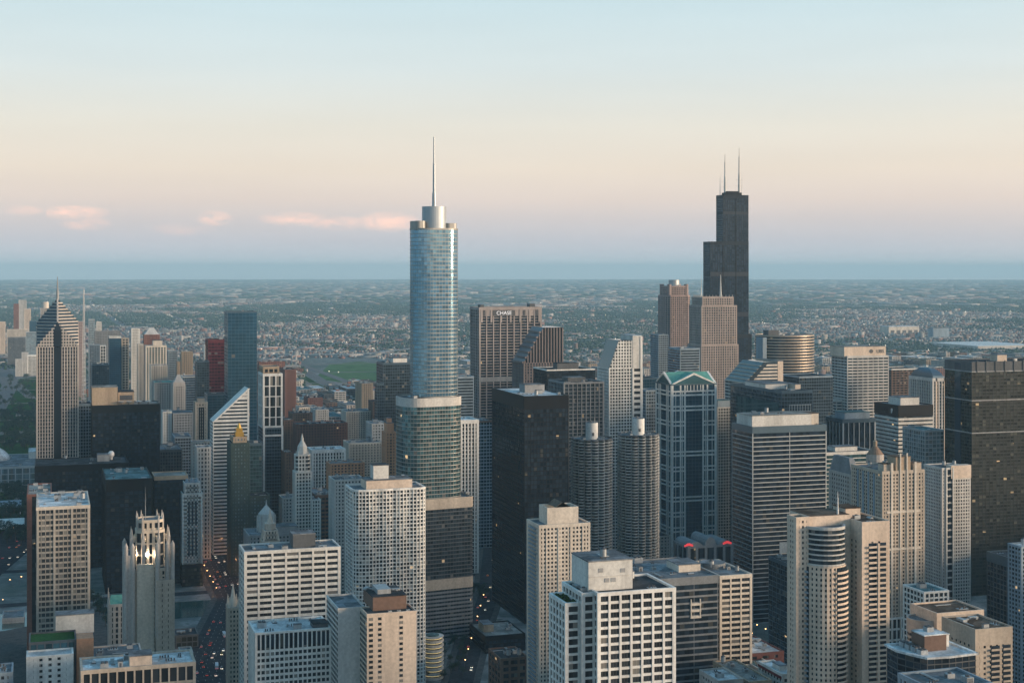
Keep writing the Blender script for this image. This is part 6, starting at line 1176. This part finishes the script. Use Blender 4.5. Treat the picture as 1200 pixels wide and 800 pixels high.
# ------------------------------------------------------------------ suburbs to the horizon
rg = np.random.default_rng(3)
def mesh_np(name, V, F, mats, rnd=None, mi=None):
    me = bpy.data.meshes.new(name); nv, nf = len(V), len(F); k = F.shape[1]
    me.vertices.add(nv); me.vertices.foreach_set('co', V.astype(np.float32).ravel()); me.loops.add(nf * k); me.loops.foreach_set('vertex_index', F.astype(np.int32).ravel())
    me.polygons.add(nf); me.polygons.foreach_set('loop_start', np.arange(0, nf * k, k, dtype=np.int32))
    if rnd is not None: a = me.attributes.new('rnd', 'FLOAT', 'FACE'); a.data.foreach_set('value', rnd.astype(np.float32))
    for m in mats: me.materials.append(m)
    if mi is not None: me.polygons.foreach_set('material_index', mi.astype(np.int32))
    me.update(calc_edges=True); return me
def varied(key, stops, rough=.9):
    m, nt, N, L, b = nodes(key); a = N.new('ShaderNodeAttribute'); a.attribute_name = 'rnd'; r = N.new('ShaderNodeValToRGB'); L.new(a.outputs['Fac'], r.inputs[0]); r.color_ramp.interpolation = 'CONSTANT'
    e = r.color_ramp.elements
    while len(e) < len(stops): e.new(.5)
    for i, (x, c) in enumerate(zip(e, stops)): x.position = i / len(stops); x.color = (*c, 1)
    L.new(r.outputs[0], b.inputs['Base Color']); b.inputs['Roughness'].default_value = rough; M[key] = m; return m
varied('sub_wall', [(.22, .12, .10), (.26, .17, .14), (.34, .31, .27), (.18, .13, .11), (.40, .38, .36), (.27, .27, .26), (.30, .19, .16), (.44, .41, .38)])
varied('sub_roof', [(.11, .115, .12), (.26, .27, .27), (.16, .14, .13), (.42, .42, .42), (.10, .105, .11), (.20, .20, .19), (.50, .50, .49), (.24, .16, .14)])
def sample(n, z0, z1, pw):
    u = rg.random(n); Z = (z0 ** pw + (z1 ** pw - z0 ** pw) * u) ** (1 / pw); px = rg.uniform(-40, 1240, n); a = (px - 600) / FPX
    return np.stack([Z * (FW[0] + a * RT[0]), Z * (FW[1] + a * RT[1])], 1), Z, px
def wood(P): return np.sin(P[:, 0] / 610 + 1.7 * np.sin(P[:, 1] / 830)) + np.sin(P[:, 1] / 970 + 1.3 * np.sin(P[:, 0] / 540)) + .6 * np.sin(P[:, 0] / 230 + P[:, 1] / 310)
def boxes(name, n, z0, z1, pw, wr, lr, hr, snap=True, clump=0):
    P, Z, px = sample(n, z0, z1, pw); py = Y0 + FPX * CAMH / Z
    if clump:
        c = P[rg.integers(0, max(2, n // clump), n)]; P = c + rg.normal(0, 1, (n, 2)) * np.array([420, 150]) * (Z[:, None] / 6000) ; Z = P @ np.array(FW); px = 600 + FPX * (P @ np.array(RT)) / Z; py = Y0 + FPX * CAMH / Z
    if snap: P[:, 0] = np.round(P[:, 0] / 42) * 42 + rg.choice((-9, 9), n); P[:, 1] = np.where(rg.random(n) < .2, np.round(P[:, 1] / 180) * 180 + 20, P[:, 1])
    ok = (Z > z0) & (True if clump else wood(P) < 1.0 + rg.normal(0, .3, n)) & ~((px < 75) & (py > 430)) & ~((px > 352) & (px < 456) & (py > 420) & (py < 455)); P, Z = P[ok], Z[ok]; n = len(P)
    s = np.clip((Z / 8000) ** .5, .62, 1.6); w = rg.uniform(*wr, n) * s / 2; l = rg.uniform(*lr, n) * s / 2; h = rg.uniform(*hr, n)
    cx = np.array([-1, 1, 1, -1]); cyy = np.array([-1, -1, 1, 1]); V = np.zeros((n, 8, 3))
    for i in range(8): V[:, i, 0] = P[:, 0] + cx[i % 4] * w; V[:, i, 1] = P[:, 1] + cyy[i % 4] * l; V[:, i, 2] = h if i > 3 else 0
    f = np.array([[4, 5, 6, 7], [0, 1, 5, 4], [1, 2, 6, 5], [2, 3, 7, 6], [3, 0, 4, 7]]); F = (np.arange(n)[:, None, None] * 8 + f[None]).reshape(-1, 4)
    r = np.repeat(rg.random(n), 5); mi = np.tile([1, 0, 0, 0, 0], n)
    return tag(link(name, mesh_np(name, V.reshape(-1, 3), F, [M['sub_wall'], M['sub_roof']], r, mi)), kind='stuff')
boxes('suburb_houses', 46000, 2900, 16000, 1.0, (7, 13), (9, 19), (5, 10))
boxes('suburb_factories', 4800, 3300, 26000, .6, (22, 110), (14, 50), (6, 11), False, 26)
boxes('distant_roofs', 2200, 12000, 46000, .6, (40, 170), (50, 200), (8, 22), False, 8)
boxes('suburb_flats', 300, 3200, 12000, .9, (14, 40), (12, 22), (12, 26), False, 4)
solid('far_leaf', (.026, .052, .024), .95, 0, .45, .01, False); varied('hazy_leaf', [(.024, .058, .046), (.032, .070, .052), (.040, .080, .056), (.028, .062, .054), (.052, .090, .062)], .95)  # blue-green leaf tones carry part of the distance haze in their colour
def offroad(P): return (np.abs((P[:, 0] + 201) % 402 - 201) > 22) & (np.abs((P[:, 1] + 201) % 402 - 201) > 20)
def trees(name, n, z0, z1, pw, rr, hr, reject=True):
    P, Z, px = sample(n, z0, z1, pw); py = Y0 + FPX * CAMH / Z
    c = rg.integers(0, n, n); q = rg.random(n) < .45; P[q] = P[c[q]] + rg.normal(0, 35, (q.sum(), 2)) * (Z[c[q]][:, None] / 5000); Z = P @ np.array(FW); px = 600 + FPX * (P @ np.array(RT)) / Z; py = Y0 + FPX * CAMH / Z
    if reject: ok = offroad(P) & ~((px > 358) & (px < 458) & (py > 418) & (py < 456)) & ~((px < 74) & (py > 434)) & (wood(P) > -.55 + rg.normal(0, .25, n)); P, Z = P[ok], Z[ok]; n = len(P)
    s = np.clip((Z / 7000) ** .6, .55, 2.6); r = rg.uniform(*rr, n) * s; h = rg.uniform(*hr, n) * np.clip(s, .8, 1.5)
    k = 6; V = np.zeros((n, 2 * k + 1, 3))
    for ring, (fr, fz) in enumerate(((.8, .25), (1.0, .6))):
        for i in range(k):
            a = 2 * math.pi * (i + ring * .5) / k; j = rg.uniform(.65, 1.2, n); V[:, ring * k + i, 0] = P[:, 0] + r * fr * j * math.cos(a); V[:, ring * k + i, 1] = P[:, 1] + r * fr * j * math.sin(a); V[:, ring * k + i, 2] = h * fz * rg.uniform(.8, 1.15, n)
    V[:, 2 * k, :2] = P; V[:, 2 * k, 2] = h
    f = [[i, (i + 1) % k, k + i] for i in range(k)] + [[k + i, (i + 1) % k, k + (i + 1) % k] for i in range(k)] + [[k + i, k + (i + 1) % k, 2 * k] for i in range(k)]
    F = (np.arange(n)[:, None, None] * (2 * k + 1) + np.array(f)[None]).reshape(-1, 3)
    return tag(link(name, mesh_np(name, V.reshape(-1, 3), F, [M['hazy_leaf']], np.repeat(rg.random(n), len(f)))), kind='stuff')
lt = MB(); lq = random.Random(4)
for _ in range(420):
    Zq = lq.uniform(2700, 15000); x, y = atz(lq.uniform(0, 1200), Zq); x = round(x / 402) * 402 + lq.choice((-10, 10)); s_ = .3 + Zq / 14000
    if lq.random() < .25: x, y = atz(lq.uniform(0, 1200), Zq)
    lt.box(x - s_, x + s_, y - s_, y + s_, 8, 8 + s_)
tag(lt.build('distant_street_lights', M['lamp_white']), kind='stuff')
trees('suburb_trees', 120000, 2700, 15000, 1.0, (4, 7.5), (8, 15)); trees('distant_woods', 9000, 12000, 48000, .6, (20, 60), (9, 15))
# ------------------------------------------------------------------ trees one can tell apart: park edge and plazas
def tree_mesh(seed, h, cr):
    q = random.Random(seed); t = MB(); t.cyl(0, 0, 0, h * .45, .35, .2, 7)
    for i in range(5):
        a = 1.256 * i + q.random(); x, y = cr * .55 * math.cos(a), cr * .55 * math.sin(a)
        for s in range(3): f0, f1 = s / 3, (s + 1) / 3; t.prism([(x * f0 - .1, y * f0 - .1), (x * f0 + .1, y * f0 - .1), (x * f0 + .1, y * f0 + .1), (x * f0 - .1, y * f0 + .1)], h * (.38 + .1 * s), h * (.48 + .1 * s), top=[(x * f1 - .07, y * f1 - .07), (x * f1 + .07, y * f1 - .07), (x * f1 + .07, y * f1 + .07), (x * f1 - .07, y * f1 + .07)])
    c = MB(); c.r = []; lobes = [(q.uniform(-.6, .6) * cr, q.uniform(-.6, .6) * cr, h * q.uniform(.5, .85), cr * q.uniform(.35, .6)) for _ in range(9)]
    for _ in range(420):
        lx, ly, lz, lr = q.choice(lobes); a, e, rr = q.uniform(0, 6.283), q.uniform(-.6, 1.5), lr * q.uniform(.6, 1.05)
        x, y, z = lx + rr * math.cos(a) * math.cos(e), ly + rr * math.sin(a) * math.cos(e), lz + rr * math.sin(e) * .8; s = q.uniform(.35, .8)
        v = [(x + q.uniform(-s, s), y + q.uniform(-s, s), z + q.uniform(-s, s)) for _ in range(4)]; c.quad(*v); c.r.append(q.random())
    return t, c
solid('bark', (.09, .07, .05), .95); TM = []
for i, (h, cr) in enumerate(((11, 4.6), (13, 5.4), (9, 3.8))):
    t, c = tree_mesh(i, h, cr); a = t.build('trunk', M['bark']); b = c.build('crown', M['hazy_leaf']); TM.append((a.data, b.data)); bpy.data.objects.remove(a); bpy.data.objects.remove(b)
tq = random.Random(9)
def tree(x, y, label, group, s=1.0):
    r = empty('tree', (x, y, 0), tq.uniform(0, 6.28)); tag(r, label, 'tree', group); a, b = tq.choice(TM); link('trunk', a, r); link('crown', b, r); r.scale = (s,) * 3
for i in range(46): tree(*at(tq.uniform(500, 548), tq.uniform(752, 797)), 'small leafy tree in the plaza beside the round parking tower', 'trees in the plaza by the parking tower', tq.uniform(.6, .95)) if i < 34 else tree(*at(tq.uniform(553, 574), tq.uniform(692, 702)), 'leafy riverside tree between the spire tower and black slab', 'riverside trees', .8)
for i in range(12): tree(*at(tq.uniform(105, 124), tq.uniform(698, 740)), 'dark tree in the gap beside the gothic annex', 'trees by the gothic annex', .9)
for i in range(270):
    px, py = tq.uniform(-10, 44), tq.choice((tq.uniform(444, 528), tq.uniform(486, 528), tq.uniform(568, 640)))
    x, y = at(px, py)
    if any(f[0] - 3 < x < f[1] + 3 and f[2] - 3 < y < f[3] + 3 for f in FOOT): continue
    tree(x, y, 'round-crowned park tree on the lakefront lawn', 'trees in the lakefront park', tq.uniform(1.1, 1.9))
# ------------------------------------------------------------------ traffic and street lamps
def car_mesh(col, van=False):
    b = MB(); L, W = (2.3, .92) if not van else (5.6, 1.25); hb = .85 if not van else 2.9
    b.prism([(-W, -L + .25), (-W + .2, -L), (W - .2, -L), (W, -L + .25), (W, L - .3), (W - .25, L), (-W + .25, L), (-W, L - .3)], .3, hb, 0)
    if not van: b.prism(rectp(-W + .08, W - .08, -L * .62, L * .45), hb, 1.42, 1, top=rectp(-W + .25, W - .25, -L * .45, L * .2)); b.box(-W + .27, W - .27, -L * .44, L * .18, 1.43, 1.47, 0)
    else:
        for s in (-1, 1): b.box(min(s * (W - .02), s * (W + .03)), max(s * (W - .02), s * (W + .03)), -L + .5, L - .5, 1.5, 2.4, 1)
        b.box(-W + .2, W - .2, L - .02, L + .04, 1.2, 2.5, 1)
    for sx in (-1, 1):
        for yy in (-L * .6, L * .6): b.box(sx * W - .12, sx * W + .06 * sx + .06, yy - .33, yy + .33, 0, .66, 2)
        b.box(sx * W * .65 - .2, sx * W * .65 + .2, L - .02, L + .08, .55, .8, 3); b.box(sx * W * .65 - .2, sx * W * .65 + .2, -L - .08, -L + .02, .6, .85, 4)
    return b
for k, c in dict(car_white=(.7, .7, .7), car_silver=(.35, .36, .37), car_black=(.02, .02, .022), car_red=(.3, .02, .02), car_yellow=(.6, .38, .03), bus_white=(.65, .67, .7)).items(): solid(k, c, .3, .1, .03)
glow('head', (1, .88, .66), 3.5); glow('tail', (1, .12, .06), 1.1); CM = {}
cw = {'car_white': 'white', 'car_silver': 'silver', 'car_black': 'black', 'car_red': 'red', 'car_yellow': 'yellow'}
def car(x, y, z, rz, key, lab, grp, van=False):
    k = (key, van)
    if k not in CM: o = car_mesh(key, van).build('bus' if van else 'car', [M[key], M['g_black'], M['unit_dark'], M['head'], M['tail']]); CM[k] = o.data
    else: o = link('bus' if van else 'car', CM[k])
    o.location = (x, y, z); o.rotation_euler = (0, 0, rz); tag(o, lab, 'bus' if van else 'car', grp); FOOT_C.append((x, y))
FOOT_C = []; cq = random.Random(21)
def traffic(pts, w, n, where, grp, z=.26):
    seg = list(zip(pts, pts[1:])); ln = [math.dist(a, b) for a, b in seg]; T = sum(ln); t = 0
    for i in range(n):
        for _ in range(20):
            t = cq.uniform(0, T); k = 0
            while t > ln[k] and k < len(ln) - 1: t -= ln[k]; k += 1
            (ax, ay), (bx, by) = seg[k]; dx, dy = (bx - ax) / ln[k], (by - ay) / ln[k]; lane = cq.choice((-1.5, -.5, .5, 1.5)) * w / 4; x, y = ax + dx * t - dy * lane, ay + dy * t + dx * lane
            if all(abs(x - a) > 3 or abs(y - c) > 7 for a, c in FOOT_C): break
        else: continue
        key = cq.choice(['car_white', 'car_silver', 'car_black', 'car_black', 'car_red', 'car_yellow', 'car_silver']); a = math.atan2(-dx, dy) + (math.pi if lane < 0 else 0)
        if not hasattr(traffic, 's'): traffic.s = 0
        car(x, y, z, a, key, f'{cw[key]} car in traffic on the {where}', f'{cw[key]} cars on the {where}')
traffic(AVE[:2] + [AVE[2]], 26, 34, 'wide avenue near the bridge', 'a'); traffic([AVE[2], (-172, -1760)], 26, 38, 'avenue canyon beyond the limestone tower', 'a'); traffic(WAB, 15, 20, 'street between the spire tower and black slab', 'a', .30); traffic([at(-6, 665), at(40, 628)], 30, 16, 'road at the far left below the park', 'a')
car(*at(254, 782), .26, math.atan2(0.05, 1) + 3.0, 'bus_white', 'long white bus on the avenue near the gothic tower, nearer one', None, True); car(*at(263, 745), .26, math.pi, 'bus_white', 'white bus further up the avenue beside the bridge', None, True)
lm = MB(); lm.cyl(0, 0, 0, 8.5, .14, .09, 6); lm.box(-.08, .08, 0, 2.0, 8.3, 8.45); lp = MB(); lp.box(-.32, .32, 1.4, 2.4, 8.0, 8.3); lp.cyl(0, 1.9, 7.7, 8.0, .2, .32, 8)
o = lm.build('pole', M['unit_dark']); LPM = [o.data]; bpy.data.objects.remove(o); o = lp.build('lamp_head', M['lamp_warm']); LPM.append(o.data); bpy.data.objects.remove(o)
def lamp(x, y, rz, lab, grp):
    r = empty('street_lamp', (x, y, .1), rz); tag(r, lab, 'street lamp', grp); link('pole', LPM[0], r); link('lamp_head', LPM[1], r)
    if 'avenue' in lab:
        o = bpy.data.objects.new('lamp_light', LD); C.objects.link(o); o.parent = r; o.location = (0, 1.9, 7.4)
LD = bpy.data.lights.new('lamp_light', 'POINT'); LD.energy = 1500; LD.color = (1.0, .42, .18); LD.shadow_soft_size = .3
for i in range(13):
    y = -1420 - i * 28; lamp(-153.5, y, R(90), 'street lamp glowing warm along the avenue canyon east kerb', 'street lamps on the east kerb of the avenue'); lamp(-190.5, y - 9, R(-90), 'street lamp glowing warm along the avenue canyon west kerb', 'street lamps on the west kerb of the avenue')
for i in range(7): lamp(*at(566 - i * 3.6, 706 + i * 13), 0, 'street lamp glowing beside the street left of the black slab', 'street lamps by the black slab street')
for i in range(8): lamp(*at(cq.uniform(0, 34), cq.uniform(618, 720)), cq.uniform(0, 6), 'street lamp in the parking plaza at far left', 'street lamps in the far left plaza')
for px, py in ((896, 747), (886, 742), (880, 752)): lamp(*at(px, py), 0, 'street lamp glowing at the foot of the dark banded tower', 'street lamps at the dark banded tower')

# ------------------------------------------------------------------ the city goes on below the frame, towards the viewpoint
def near_city():  # unseen blocks, added to stop low sun and darken the street canyons
    V = []; F = []; r = []; mi = []; q = random.Random(8); b = MB(); b.r = []
    for ix in range(-16, 8):
        for iy in range(0, 9):
            x, y = -131 * ix * -1 - 20, -140 - 118 * iy
            for k in range(2):
                x0, x1 = x + 50 * k, x + 50 * k + q.uniform(34, 46); y0, y1 = y - q.uniform(60, 92), y; z = -(x0 + x1) / 2 * .304 - y0 * .953
                if clash(x0, x1, y0, y1): continue
                p = proj(x0, y0, 0) if z > 60 else (-999, 0, 0); off = z < 60 or p[0] < -60 or p[0] > 1290
                lim = 120 if off else CAMH - 500 * max(z + 60, 100) / FPX
                h = min(q.choice((28, 45, 70, 95, 130)), lim - 6)
                if h < 9: continue
                b.box(x0, x1, y0, y1, 0, h); v = q.random(); b.r += [v] * 6; b.m[-5] = 1
    o = b.build('unseen_city_blocks', [M['sub_wall'], M['sub_roof']]); tag(o, kind='stuff')
near_city()
